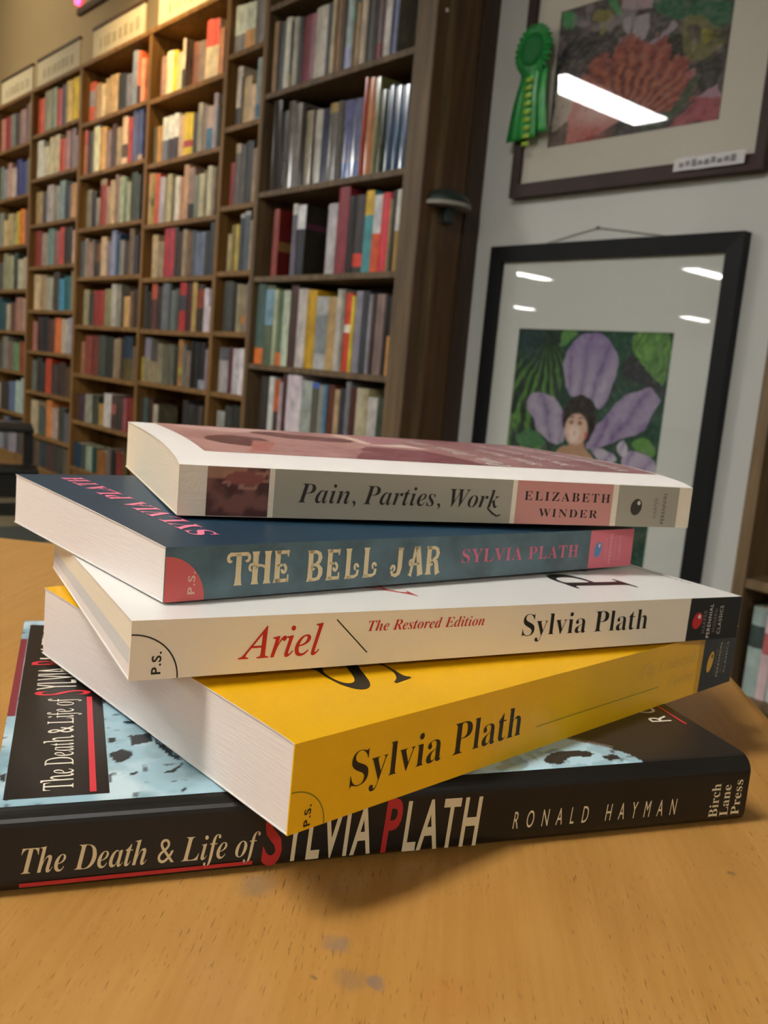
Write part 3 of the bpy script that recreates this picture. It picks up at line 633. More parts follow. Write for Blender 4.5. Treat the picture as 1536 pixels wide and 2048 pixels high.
# ------------------------------------------------------------------ shelf books
BKM = mat('book_jacket', rough=.42, attr=True, noise=(26, .28, (1, 1, .8))); BKG = mat('book_plastic_jacket', rough=.16, attr=True, noise=(26, .24, (1, 1, .8)), coat=.6)
for m_ in (BKM, BKG):   # every jacket gets its own patch of the print noise
    nt = m_.node_tree; mp = [n for n in nt.nodes if n.type == 'MAPPING'][0]; ob = nt.nodes.new('ShaderNodeObjectInfo'); va = nt.nodes.new('ShaderNodeVectorMath'); va.operation = 'ADD'
    tc = [n for n in nt.nodes if n.type == 'TEX_COORD'][0]; nt.links.new(tc.outputs['Object'], va.inputs[0]); nt.links.new(ob.outputs['Location'], va.inputs[1]); nt.links.new(va.outputs[0], mp.inputs[0])
PGM = mat('shelf_book_pages', hx('cbb894'), .9, noise=(60, .06, (40, 1, 1)))
def bkc(h): return tuple(min(.9, 1.32 * k ** 1.1) for k in hx(h))
def book_cover(mb, x, z, wd, h, d, col, bands, cover, m, y0=2.012, pages=True):
    """spine towards -y, rounded, boards and page block; x, z = lower left of the spine"""
    cb = ''
    if cover and '@' in cover: cover, cb = cover.split('@')
    c = bkc(col); cc = bkc(cover) if cover else tuple(k * .9 for k in c)
    rb = min(.006, wd * .16); n = 4
    prof = [(x + wd * k / n, y0 + rb * ((2 * k / n - 1) ** 2)) for k in range(n + 1)]
    zs = [(0, 1, c)]
    cuts = sorted({0.0, 1.0} | {b[1] for b in bands} | {b[2] for b in bands})
    segs = []
    for a, b in zip(cuts[:-1], cuts[1:]):
        k = c
        for bc, p, q in bands:
            if p <= (a + b) / 2 <= q: k = bkc(bc)
        segs.append((a, b, k))
    for a, b, k in segs:
        mb.grid([[(px, py, z + h * a) for px, py in prof], [(px, py, z + h * b) for px, py in prof]], m, [k] * (2 * (n + 1)))
    y1 = y0 + d; t = .0022
    for xa in (x, x + wd - t): mb.box((xa, y0 + rb, z), (xa + t, y1, z + h), m, cc)
    if cb:   # a printed band across the boards
        bc, p, q = cb.split(':'); mb.box((x + wd - t, y0 + rb + .002, z + h * float(p)), (x + wd + .0004, y1 - .004, z + h * float(q)), m, bkc(bc))
    mb.add([(x, y0 + rb, z + h), (x + wd, y0 + rb, z + h)] + [(px, py, z + h) for px, py in prof[::-1]], [(0, 1, 2, 3, 4, 5, 6)], m, c)
def book_pages(mb, x, z, wd, h, d, y0=2.012):
    mb.box((x + .0022, y0 + .007, z + .003), (x + wd - .0022, y0 + d - .003, z + h - .004), PGM)
NAMES = [('black', '1c1a18'), ('charcoal', '3c3c40'), ('grey', '77767a'), ('pale grey', 'b0acaa'), ('white', 'dcd6d0'), ('cream', 'd8c8a0'), ('beige', 'a8967a'), ('tan', 'b08a56'), ('brown', '6a4a32'), ('dark brown', '36281e'), ('taupe', '7c6c5c'),
         ('red', '982c30'), ('dark red', '5a2220'), ('coral red', 'c85040'), ('orange', 'c8682c'), ('salmon', 'c89070'), ('ochre', 'a8843c'), ('yellow', 'd8b430'), ('olive', '76704a'), ('pale green', 'a8b090'), ('sage green', '74846c'), ('dark green', '3a4632'), ('teal', '4a6a68'),
         ('blue', '42608c'), ('navy', '303650'), ('pale blue', '8c98a8'), ('lavender', '9a94ac'), ('slate', '50565c'), ('mauve', '8a706c'), ('maroon', '4a2c30'), ('dark slate', '2e3436'), ('pink grey', 'b4a0a0')]
NL = [(n, np.array([int(h[i:i + 2], 16) for i in (0, 2, 4)], float)) for n, h in NAMES]
def cname(h):
    v = np.array([int(h[i:i + 2], 16) for i in (0, 2, 4)], float); return min(NL, key=lambda t: ((t[1] - v) ** 2).sum())[0]
ORD = 'first second third fourth fifth sixth seventh eighth ninth tenth eleventh twelfth thirteenth fourteenth fifteenth sixteenth seventeenth eighteenth nineteenth twentieth twenty-first twenty-second twenty-third'.split()
CASE = {'W': 'wide bookcase', 'N': 'narrow bookcase', 'C3': 'warmly lit bookcase', 'C2': 'third-bay bookcase'}
ROWS = [
('W',1,1.924,"-3252 34 265 8a6a42 - -;-3218 48 256 2b2d24 - -;-3170 41 262 c8c4b4 - -;-3128 17 244 4a4436 a08a60:0:.2 -;-3112 35 251 a8a394 - -;-3076 35 243 2a241c - -;-3041 75 240 7a2f3e - -;-2966 76 252 b9b1a4 - -;-2891 26 251 454548 - -;-2865 25 260 b5a68a - -;-2839 44 260 7d5b30 - -;-2795 19 260 3a2c20 - -;-2777 43 260 9aa8a8 a0a4c0:0:.3 -;-2734 18 218 6a5a40 3f6a48:.7:.95 -;-2716 24 213 9c8560 - -;-2692 35 260 b5a692 - -;-2657 55 260 37302a - -;-2602 42 260 5e4a48 6a2430:0:.2 -;-2560 41 260 bdb6b0 - -;-2519 14 260 3a3f5a - -;-2506 22 260 7a80a0 - 6a665a"),
('W',2,1.548,"-3225 65 341 2e2218 - -;-3160 48 293 332b2c - -;-3112 44 324 6b635c - -;-3068 50 309 7a736c - -;-3019 35 288 2f2a22 - -;-2984 48 270 958a74 - -;-2935 10 269 55493c - -;-2925 44 265 b0aaa0 - -;-2882 43 262 3c4058 - -;-2839 52 273 6b6660 9a8458:.88:1 -;-2787 41 273 5a5650 - -;-2746 49 269 62648a 3d5a95:0:.2 -;-2697 57 267 666a88 3d5a95:0:.2 -;-2640 21 328 9c3f30 - -;-2619 44 322 b0754a - -;-2575 31 317 75704a - -;-2544 37 271 2f3a28 - -;-2507 41 278 3a4f6a - -;-2466 38 271 34506b - -;-2428 42 267 3d5572 - -"),
('W',3,1.216,"-3168 42 259 8a3a32 - 6b1f1a@8a6a3a:.38:.52;-3033 33 269 6a6470 c9c5c0:.85:1 -;-3001 57 262 2b2b36 d0d0d0:.66:1 2c261e@5a3044:.66:.74;-2802 58 251 b5b0b2 - -;-2743 66 304 8c2f3a - -;-2677 40 269 1b1714 - -;-2637 54 268 3a3232 c8402c:.08:.25 -;-2583 47 278 4a9498 c9a52e:.7:1 -;-2536 46 260 d0582a c8c4c4:.5:1 -;-2490 45 263 c83a48 - -;-2445 14 240 8a7a55 - -;-2431 17 266 35302a - -;-2414 29 267 9a7c3c c4c0ba:.5:1 -"),
('W',4,0.866,"-3253 64 322 4a6058 d4762e:0:.2 -;-3189 67 314 5a6650 7a98a8:.5:.95 -;-3122 28 299 a8ac8c - -;-3094 36 288 5c7058 d0722e:0:.18 -;-3058 48 294 b4bca6 - -;-3009 55 311 4a322e - -;-2955 60 299 b8b0aa - -;-2894 62 294 b8921e - -;-2832 74 269 a9aaa8 848a8c:.22:.75 -;-2758 56 268 b09466 - -;-2702 27 294 b5b0a8 - -;-2675 21 294 8f8b7e - -;-2654 41 281 c4472e d8cfc0:.5:.6 -;-2614 19 270 d0b83c - -;-2595 40 287 8a8690 - -;-2556 42 287 3c3d44 - -;-2514 18 276 8f8b90 - -;-2496 23 276 3d2a28 - -;-2473 26 276 7d6a62 - -;-2447 20 276 8a7470 - -;-2427 20 272 2a1f1e - -;-2407 31 268 b88a54 2a2420:.5:1 -"),
('W',5,0.53,"-3184 63 287 38322c - -;-3121 39 290 c0c2bc - -;-3082 38 280 c4683a 4a3c38:0:.55 -;-3044 26 274 a8989a - -;-3018 26 308 4a2a2c - -;-2992 101 308 c4b8bc - -;-2891 70 289 9aa098 - -;-2821 47 285 5c584c 5068b0:.93:1 -;-2774 33 280 85857f - -;-2740 20 282 4e7c98 - -;-2720 45 284 5e3222 - -;-2675 32 271 a89070 - -;-2643 35 277 38343e - -;-2609 28 302 7a7a7e - -;-2581 34 282 54281f - -;-2547 45 285 b8ae94 - -;-2502 24 285 a59a7c - -;-2479 52 257 b5afa8 - -;-2427 37 261 3c4638 - -"),
('N',1,2.13,"-3560 48 187 e8dcc0 8f8578:0:.38 -;-3512 42 182 e8dcc0 8f8578:0:.38 -;-3470 36 180 e8dcc0 d89a48:0:.42 -;-3433 36 177 e8dcc0 c89a58:0:.42 -;-3398 55 176 7a7066 - -;-3343 30 166 948a7c - -"),
('N',2,1.839,"-3519 43 234 c8b8a4 3a2e20:0:.3 -;-3476 16 191 4a3a26 - -;-3460 60 184 c4a878 - -;-3401 38 145 d8b890 - -;-3362 35 239 8f9a94 4a7a90:.05:.25 -"),
('N',3,1.516,"-3531 37 176 8a1e16 - -;-3495 42 248 6a5f56 a89478:.85:1 -;-3453 41 240 5a524a - -;-3411 55 248 3a3634 - -;-3356 40 214 a08a70 - -"),
('N',4,1.244,"-3520 37 157 a8946c - -;-3483 21 191 8a7a40 - -;-3461 36 192 b09a4a - -;-3425 36 232 3f4444 a09a90:.93:1 -;-3390 47 240 5a6066 a8a4a0:.93:1 -;-3343 35 202 9a9080 - -"),
('N',5,0.991,"-3526 78 211 45443e - -;-3448 31 203 2a251c - -;-3417 38 199 948a6c - -;-3379 44 195 8f8060 b07a38:.18:.35 -;-3336 27 205 6f7088 - -"),
('N',6,0.728,"-3535 80 193 a09a96 5a5c60:.72:1 -;-3455 35 198 5c3038 - -;-3420 52 193 b0a8a8 - -;-3368 61 195 c8c2c4 - -"),
('N',7,0.45,"-3527 68 197 8f8e86 a85a28:.4:.5 -;-3459 60 225 3a3a34 - -;-3399 75 230 2e2e2a - -"),
('C3',1,2.068,"-4233 55 180 b08c78 - -;-4178 66 192 f0e0b0 - -;-4112 41 186 e0c030 - -;-4071 52 167 c4c090 - -;-4019 28 219 d8c4a8 3c3a1e:0:.4 b09a80;-3918 49 181 8a5a40 - -;-3869 64 175 94806e - -;-3805 57 248 f0c8a0 e8604a:.55:1 -;-3747 56 240 f0c8a0 e8604a:.55:1 -;-3691 43 192 c88850 - -"),
('C3',2,1.77,"-4273 25 169 5a5c38 - -;-4247 56 169 b88a48 - -;-4191 58 200 f4e4d0 6c7078:0:.48 -;-4133 54 200 f4e4d0 4a4048:0:.48 -;-4080 56 202 f4e4d0 4a4048:0:.48 -;-4024 52 186 d0b090 - -;-3972 42 189 e8c030 b04030:.2:.36 -;-3930 45 183 e8c030 b04030:.2:.36 -;-3885 38 174 3a3028 - -;-3847 43 212 a09a84 - -;-3803 43 196 8c7a6a - -;-3761 52 184 c0a898 4a7890:0:.5 -;-3708 36 230 b0a0a0 - -;-3673 25 179 4a4a3c - -"),
('C3',3,1.487,"-4303 19 244 c8b088 d09a80:.8:1 -;-4284 36 242 a8924e 5a6a34:.35:.5 -;-4248 54 235 c4603c - -;-4194 53 214 b4acb4 - -;-4141 23 205 9a9078 - -;-4118 51 219 b8ac84 - -;-4067 34 202 6a6040 - -;-4033 50 200 e0d4c4 - -;-3983 33 194 b88868 - -;-3950 48 243 c8a07c - -;-3902 58 225 9a8070 2a2018:0:.3 -;-3844 41 189 7a8070 - -;-3802 51 189 c8bc98 - -;-3751 20 199 8a8260 - -;-3731 45 214 c8c0a0 - -;-3686 34 203 8a7860 - -"),
('C3',4,1.232,"-4247 63 204 b8a07c - -;-4184 65 170 9a8a6c - -;-4119 58 227 a83440 - -;-4061 51 227 b04048 - -;-4010 39 227 3a3028 - -;-3971 39 205 45362e - -;-3932 43 212 9c8a72 - -;-3889 43 200 7a5a3c - -;-3846 42 202 55585a - -;-3804 41 192 6c7488 - -;-3763 46 192 747a88 - -;-3717 40 192 34383a - -;-3677 40 227 3a4246 - -"),
('C3',5,0.984,"-4303 32 211 3c3a32 - -;-4271 43 183 22201a - -;-4227 61 220 5c3630 b8583c:.66:1 -;-4166 54 208 3a2820 - -;-4112 64 220 6a6e70 - -;-4048 29 220 505254 - -;-4019 46 186 6a706a - -;-3974 39 193 4a524a - -;-3934 63 220 b03434 45444a:.42:.74 -;-3871 59 217 4a1a1a - -;-3812 45 220 b09458 - -;-3767 67 208 3a2c1c 8a4020:.5:.9 -;-3699 41 192 c8bcc0 - -;-3659 38 187 c8bcc0 8a8490:.6:1 -"),
('C3',6,0.728,"-4303 27 120 9a8c40 - -;-4276 69 215 8c8068 7a7480:.55:1 -;-4207 73 206 8a7a5c 4a443e:.5:1 -;-4134 54 190 857a64 - -;-4080 59 189 5c5c48 - -;-4021 63 191 5e5a4a - -;-3958 40 188 2a2c24 - -;-3918 45 215 9a7040 9a8c3c:.25:.4 -;-3874 33 196 6e6a5c - -;-3841 49 167 78685c - -;-3792 21 213 2e2018 - -;-3771 53 209 1a1a18 - -;-3718 57 209 1e1c1c 8a8a90:0:.2 -;-3661 41 181 857880 - -"),
('C3',7,0.456,"-4297 32 188 3a2a1a - -;-4265 50 191 41564f - -;-4215 62 190 3c1f1a - -;-4153 54 167 9a927e - 66624f;-3847 54 211 2e2a2a - -;-3793 53 197 332f2c - -;-3740 47 194 241f1c - -;-3693 41 198 4a4038 - -"),
('C2',1,2.078,"-5100 80 203 d05a24 9a8c88:.38:.78 -;-5020 79 184 b09068 - -;-4941 61 169 dcc090 - -;-4880 47 187 b09870 - -;-4833 68 193 c0a070 - -;-4765 43 191 bca078 - -;-4723 95 178 30302a - -;-4627 69 163 7a7680 - -;-4558 62 259 8a929c - -;-4496 39 249 e07048 3a2420:0:.35 -;-4457 44 207 d89070 - -"),
('C2',2,1.805,"-5153 58 240 b86c34 b04a30:.65:1 -;-5095 75 226 3a2a1c - -;-5020 86 240 f0d4a8 - -;-4934 84 223 d8a860 - -;-4850 69 198 8c7468 - -;-4781 62 218 4c3024 - -;-4719 67 194 a89470 - -;-4652 71 237 e4bc98 5a4830:.15:.42 -;-4581 52 223 b04028 - -;-4529 63 245 5a5e80 - -;-4466 61 244 4a5480 b09a88:0:.12 -"),
('C2',3,1.518,"-5091 76 203 80785c - -;-5015 61 186 2a2420 - -;-4955 53 151 8c8474 - -;-4902 84 240 9a4034 a08a68:.88:1 -;-4817 44 199 a88a70 - -;-4773 62 224 c0a880 - -;-4711 43 248 8c6a60 - -;-4668 72 232 a0a488 - -;-4595 24 225 7a8c70 - -;-4572 53 197 a0a08a - -;-4519 80 236 3c4430 - -;-4439 34 220 46484a - -"),
('C2',4,1.253,"-5153 66 198 50524e - -;-5087 42 209 8c8070 - -;-5045 69 187 9a7868 - -;-4977 27 195 7a7064 - -;-4950 80 172 6a4a2c 3c342e:0:.45 -;-4870 78 206 c0a480 - -;-4792 57 180 85787c - -;-4734 62 230 8c90a8 - -;-4672 49 209 3c5068 - -;-4623 54 177 858278 - -;-4569 59 164 4a3c34 - -;-4509 58 229 78644e - -;-4451 51 192 3a3640 - -"),
('C2',5,0.99,"-5082 77 193 948a6a - -;-5005 69 174 3a3a30 - -;-4937 67 189 8f302a - -;-4869 79 188 9a3a32 - -;-4790 83 195 85805a - -;-4707 69 219 b0a89c - -;-4638 55 216 8a8474 - -;-4583 36 165 4a4234 - -;-4546 71 155 b89460 - -;-4475 41 179 7a5a40 - -;-4434 52 188 3a2a1e - -"),
('C2',6,0.719,"-5094 57 179 8c6444 - -;-5037 91 214 84402f - -;-4946 95 216 6e3026 - -;-4851 99 219 464a3e - -;-4752 103 214 2e302a - -;-4649 44 206 8f7c60 - -;-4605 43 212 857058 - -;-4562 37 206 3a3020 - -;-4525 107 223 5a4c28 1e3448:.5:1 -;-4418 47 176 6a5a40 - -"),
('C2',7,0.451,"-5150 73 145 4a2c18 - -;-5077 65 150 40303a - -;-5012 105 159 8c8878 - -;-4907 89 156 3c3e30 - -;-4818 67 120 9c7c44 - -;-4751 97 181 b4aca4 - -;-4654 63 174 4a3432 9a5a54:.45:.75 -;-4590 87 175 40382e - -;-4504 49 173 8c4a4c - -;-4455 71 180 74241c - -"),
('C2',8,0.18,"-5153 121 140 1f3c50 - -;-5032 57 142 4a4a3c - -;-4975 90 139 8c9a84 - -;-4885 68 143 24443a - -;-4817 125 134 8a5c2c - -;-4692 58 158 6a605c - -;-4634 75 153 2c241e - -;-4559 79 157 7c342c - -;-4479 54 166 5a4a28 - -"),
]
for case, k, z0, data in ROWS:
    ents = [e.split() for e in data.split(';')]; n = len(ents)
    for i, (xs, ws, hs, col, ban, cov) in enumerate(ents):
        x, wd, h = (int(xs) + .5) * MM, (int(ws) - 1.1) * MM, int(hs) * MM
        bands = [] if ban == '-' else [(b.split(':')[0], float(b.split(':')[1]), float(b.split(':')[2])) for b in ban.split('|')]
        d = min(.20, max(.11, h * .66)); gloss = case == 'W' and k == 2
        root = bpy.data.objects.new('book', None) if case == 'W' else None
        two = ''
        if bands:
            bc, p, q = bands[0]; two = f" and {cname(bc)}" if cname(bc) != cname(col) else ''
        nm = cname(col) + two
        row = {'N': k, 'W': k, 'C3': k, 'C2': k}[case]
        where = 'leftmost' if i == 0 else 'rightmost' if i == n - 1 else ORD[i] + ' from left'
        label = f"{nm} book, {where} {ORD[row - 1]} row of {CASE[case]}"
        grp = f"books on the {ORD[row - 1]} row of the {CASE[case]}"
        if case == 'W':
            root.location = (x + wd / 2, 2.012, z0 + .0009); COL.objects.link(root); tag(root, label, 'book', grp)
            mb = MB(); book_cover(mb, -wd / 2, 0, wd, h, d, col, bands, None if cov == '-' else cov, BKG if gloss else BKM, 0.0); mb.build('cover', root)
            mb = MB(); book_pages(mb, -wd / 2, 0, wd, h, d, 0.0); mb.build('page_block', root)
        else:
            mb = MB(); book_cover(mb, -wd / 2, 0, wd, h, d, col, bands, None if cov == '-' else cov, BKM, 0.0); book_pages(mb, -wd / 2, 0, wd, h, d, 0.0)
            o = mb.build('book'); o.location = (x + wd / 2, 2.012, z0 + .0009); tag(o, label, 'book', grp)
# books of the two far bookcases, beyond the three hundred that show largest
FAR = {'C1': ['c8501f 9a9478 929878 c0483a 55505a e0b868 ffb90e ffb90e', 'd0ccb8 d4c8a8 d0c090 ccb890 c84a1e b08478 8a7068 a08888', 'a88c60 4a4440 b0a49c 98907e 8a9a94 40444a c89a6c', '8a3020 a0907e 708880 90605a c04a3c 38362c d0a890', 'c0a880 a08868 a09c88 4a4438 4a88a0 2c6468 9a8868', 'a06a5c 3a2a2c 24262a 5a3a30 c8703c b0a490 9a94a0', '64645a 33302e 3a3230 b04428 4a3a34 42322c 54402e', 'a8987a 4a5248 c07840 a08878 40423a 5a5a60', '3a3028 5a4a38 2e3a40 4a3430 3c3c34 5a5040'],
       'C0': ['b07868 8a2c24 787870 4a3c34 9a7c74 6a4a40 908474', '70786c 888e86 b08478 b8a898 3a3c70 44487a 8a8a60', '8a8a78 c0a878 b09a68 9a9468 c8a830 e08020 6a5450', '55504a 8f8c70 a09c78 3a463c b4ac90 b0a08a', '2c4a50 2f5558 a0947c 6a4a3c a07868 a8887a', '504a44 7a766a 7a6058 6a8a60 8a4a34', 'a09080 3a3430 5a6a80 a0aca0 90a09a', '88848a 5a5a60 8a8488 4a4440']}
mb = MB()
for case, rows in FAR.items():
    x0, x1 = UP[case]
    for r_, cols in enumerate(rows):
        zt = SH[case][r_ - 1] - .03 if r_ else 2.36
        z = SH[case][r_] + .0009; cs = cols.split(); xs = x0 + (.05 if case == 'C1' else .02); wtot = x1 - .01 - xs; ws = rng.uniform(.7, 1.3, len(cs)); ws *= wtot / ws.sum()
        for c_, wd in zip(cs, ws):
            h = min(zt - z - .01, (.275 if c_ == 'ffb90e' else rng.uniform(.20, .25)) if r_ == 0 else rng.uniform(.17, .235)); book_cover(mb, xs, z, wd - .001, h, h * .64, c_, [], None, BKM); book_pages(mb, xs, z, wd - .001, h, h * .64); xs += wd
tag(mb.build('shelved_books'), 'rows of mixed coloured books filling the two leftmost bookcases', 'books', kind='stuff')
# a few pale books low in the right edge bookcase
xs = -.985
for c_, wd, h, ba in (('8d9a94', .034, .215, '3a4644'), ('c0a8a8', .022, .20, 'a05a5a'), ('a8b0aa', .04, .21, '5a6660'), ('9aa49c', .03, .19, '70786c')):
    m_ = MB(); book_cover(m_, -wd / 2, 0, wd, h, .14, c_, [(ba, .55, .8)], None, BKM, 0.0); o = m_.build('book'); o.location = (xs + wd / 2, 2.012, .2009)
    pg = MB(); book_pages(pg, -wd / 2, 0, wd, h, .14, 0.0); pg.build('page_block', o)
    tag(o, f'{cname(c_)} book {ORD[[.034, .022, .04, .03].index(wd)]} from left, low in the right edge bookcase', 'book', 'books in the right edge bookcase'); xs += wd + .001

# ------------------------------------------------------------------ section signs over the bookcases
CARD = mat('sign_card', hx('d8cba8'), .7, noise=(30, .06)); RAIL = mat('sign_rail_wood', hx('4a341c'), .5, noise=(6, .3, (1, 8, 8)))
SMUD = mat('faded_print', hx('b4a684'), .7, noise=(90, .15))
for (a, b_, z0, z1, lab) in ((-6.66, -6.06, 2.405, 2.575, 'leftmost cream section sign over the far left bookcase'), (-5.975, -5.30, 2.405, 2.575, 'cream section sign above the bay with yellow spines'), (-5.12, -4.475, 2.405, 2.575, 'cream section sign above the third bay, half in warm light'), (-4.33, -3.62, 2.405, 2.575, 'brightly lit cream section sign above the bookcase left of the narrow one')):
    cx = (a + b_) / 2; hw = (b_ - a) / 2; r = empty('section_sign', (cx, 2.03, 2.391), lab, 'sign', 'section signs above the bookcases')
    MB().box((-hw + .004, .004, .016), (hw - .004, .012, z1 - 2.391 - .014), CARD).build('panel', r)
    MB().box((-hw, -.004, 0), (hw, .02, .018), RAIL).build('rail', r, bevel=.001); MB().box((-hw, -.002, z1 - 2.391 - .016), (hw, .016, z1 - 2.391), RAIL).build('rail', r, bevel=.001)
    g = MB(); xx = -hw * .7
    while xx < hw * .7:
        ww = random.uniform(.02, .05); g.box((xx, .0032, .06), (xx + ww, .0039, .06 + random.uniform(.045, .06)), SMUD); xx += ww + random.uniform(.012, .04)
    tag(g.build('faded_print', r), kind='stuff')
t = MB().box((-5.93, 2.245, 2.885), (-5.0, 2.27, 2.925), RAIL).build('wall_rail', bevel=.002); tag(t, 'dark wooden rail fixed high on the tan wall', 'rail')
t = MB(); RL = mat('red_lamp', hx('c81e3c'), .3, emit=((1, .05, .15), 3)); t.tube([(-5.93, 2.262, 2.975), (-5.93, 2.24, 2.975)], .026, RL, 14); tag(t.build('indicator_lamp'), 'small glowing red lamp high on the tan wall', 'lamp')

# ------------------------------------------------------------------ paintings
def glass_mat():
    m = bpy.data.materials.new('picture_glass'); m.use_nodes = True; nt = m.node_tree; nt.nodes.remove(nt.nodes['Principled BSDF'])
    out = nt.nodes['Material Output']; tr = nt.nodes.new('ShaderNodeBsdfTransparent'); gl = nt.nodes.new('ShaderNodeBsdfGlossy'); gl.inputs['Roughness'].default_value = .02
    lw = nt.nodes.new('ShaderNodeLayerWeight'); lw.inputs['Blend'].default_value = .5   # 'Facing' is the same from both sides of the pane
    pw = nt.nodes.new('ShaderNodeMath'); pw.operation = 'POWER'; pw.inputs[1].default_value = 5; nt.links.new(lw.outputs['Facing'], pw.inputs[0])
    ma = nt.nodes.new('ShaderNodeMath'); ma.operation = 'MULTIPLY_ADD'; ma.inputs[1].default_value = .96; ma.inputs[2].default_value = .04; nt.links.new(pw.outputs[0], ma.inputs[0])
    mx = nt.nodes.new('ShaderNodeMixShader')
    nt.links.new(ma.outputs[0], mx.inputs[0]); nt.links.new(tr.outputs[0], mx.inputs[1]); nt.links.new(gl.outputs[0], mx.inputs[2]); nt.links.new(mx.outputs[0], out.inputs[0]); return m
GLASS = glass_mat()
def painting(label, X0, X1, Z0, Z1, bw, bh, depth, fmat, open_, P, mcol, tilt=0.0):
    """frame outer X0..X1, Z0..Z1; open_ = picture window; hangs on the wall at WY"""
    cx = (X0 + X1) / 2; r = empty('painting', (cx, WY, Z0), label, 'painting', 'framed paintings on the white wall')
    hw = (X1 - X0) / 2; H = Z1 - Z0; fr = MB(); yf = -depth; A_ = [(-hw, 0), (hw, 0), (hw, H), (-hw, H)]; I = [(-hw + bw, bh), (hw - bw, bh), (hw - bw, H - bh), (-hw + bw, H - bh)]
    for k in range(4):
        a, b_ = A_[k], A_[(k + 1) % 4]; c, d = I[(k + 1) % 4], I[k]
        fr.add([(a[0], yf, a[1]), (b_[0], yf, b_[1]), (c[0], yf + .004, c[1]), (d[0], yf + .004, d[1])], [(0, 1, 2, 3)], fmat)
        fr.add([(a[0], yf, a[1]), (b_[0], yf, b_[1]), (b_[0], -.001, b_[1]), (a[0], -.001, a[1])], [(3, 2, 1, 0)], fmat)
        fr.add([(d[0], yf + .004, d[1]), (c[0], yf + .004, c[1]), (c[0], -.004, c[1]), (d[0], -.004, d[1])], [(3, 2, 1, 0)], fmat)
    fr.build('frame', r)
    ox0, ox1, oz0, oz1 = open_[0] - cx, open_[1] - cx, open_[2] - Z0, open_[3] - Z0; mt = MB(); M_ = mat('mat_board_' + mcol, hx(mcol), .85, noise=(200, .03), spec=.2); ym = -.016; i0, i1, k0, k1 = -hw + bw - .002, hw - bw + .002, bh - .002, H - bh + .002
    for lo, hi in (((i0, k0), (i1, oz0)), ((i0, oz1), (i1, k1)), ((i0, oz0), (ox0, oz1)), ((ox1, oz0), (i1, oz1))): mt.box((lo[0], ym, lo[1]), (hi[0], ym + .003, hi[1]), M_)
    mt.build('mat_board', r)
    pc = MB(); pc.grid([[(ox0 + (ox1 - ox0) * c / (P.nx - 1), ym + .0032, oz1 - (oz1 - oz0) * a / (P.ny - 1)) for c in range(P.nx)] for a in range(P.ny)], PAINTING, P.cols(), flip=True); pc.build('picture', r)
    MB().box((i0, yf + .008, k0), (i1, yf + .0095, k1), GLASS).build('glass_pane', r)
    MB().box((-hw + .004, -.005, .004), (hw - .004, -.001, H - .004), mat('backing_board', hx('6a5a44'), .9, noise=(20, .05))).build('backing', r)
    return r, cx
def px(pts, ox, oy, X0, X1, Z1, Z0, s=1.0): return pts
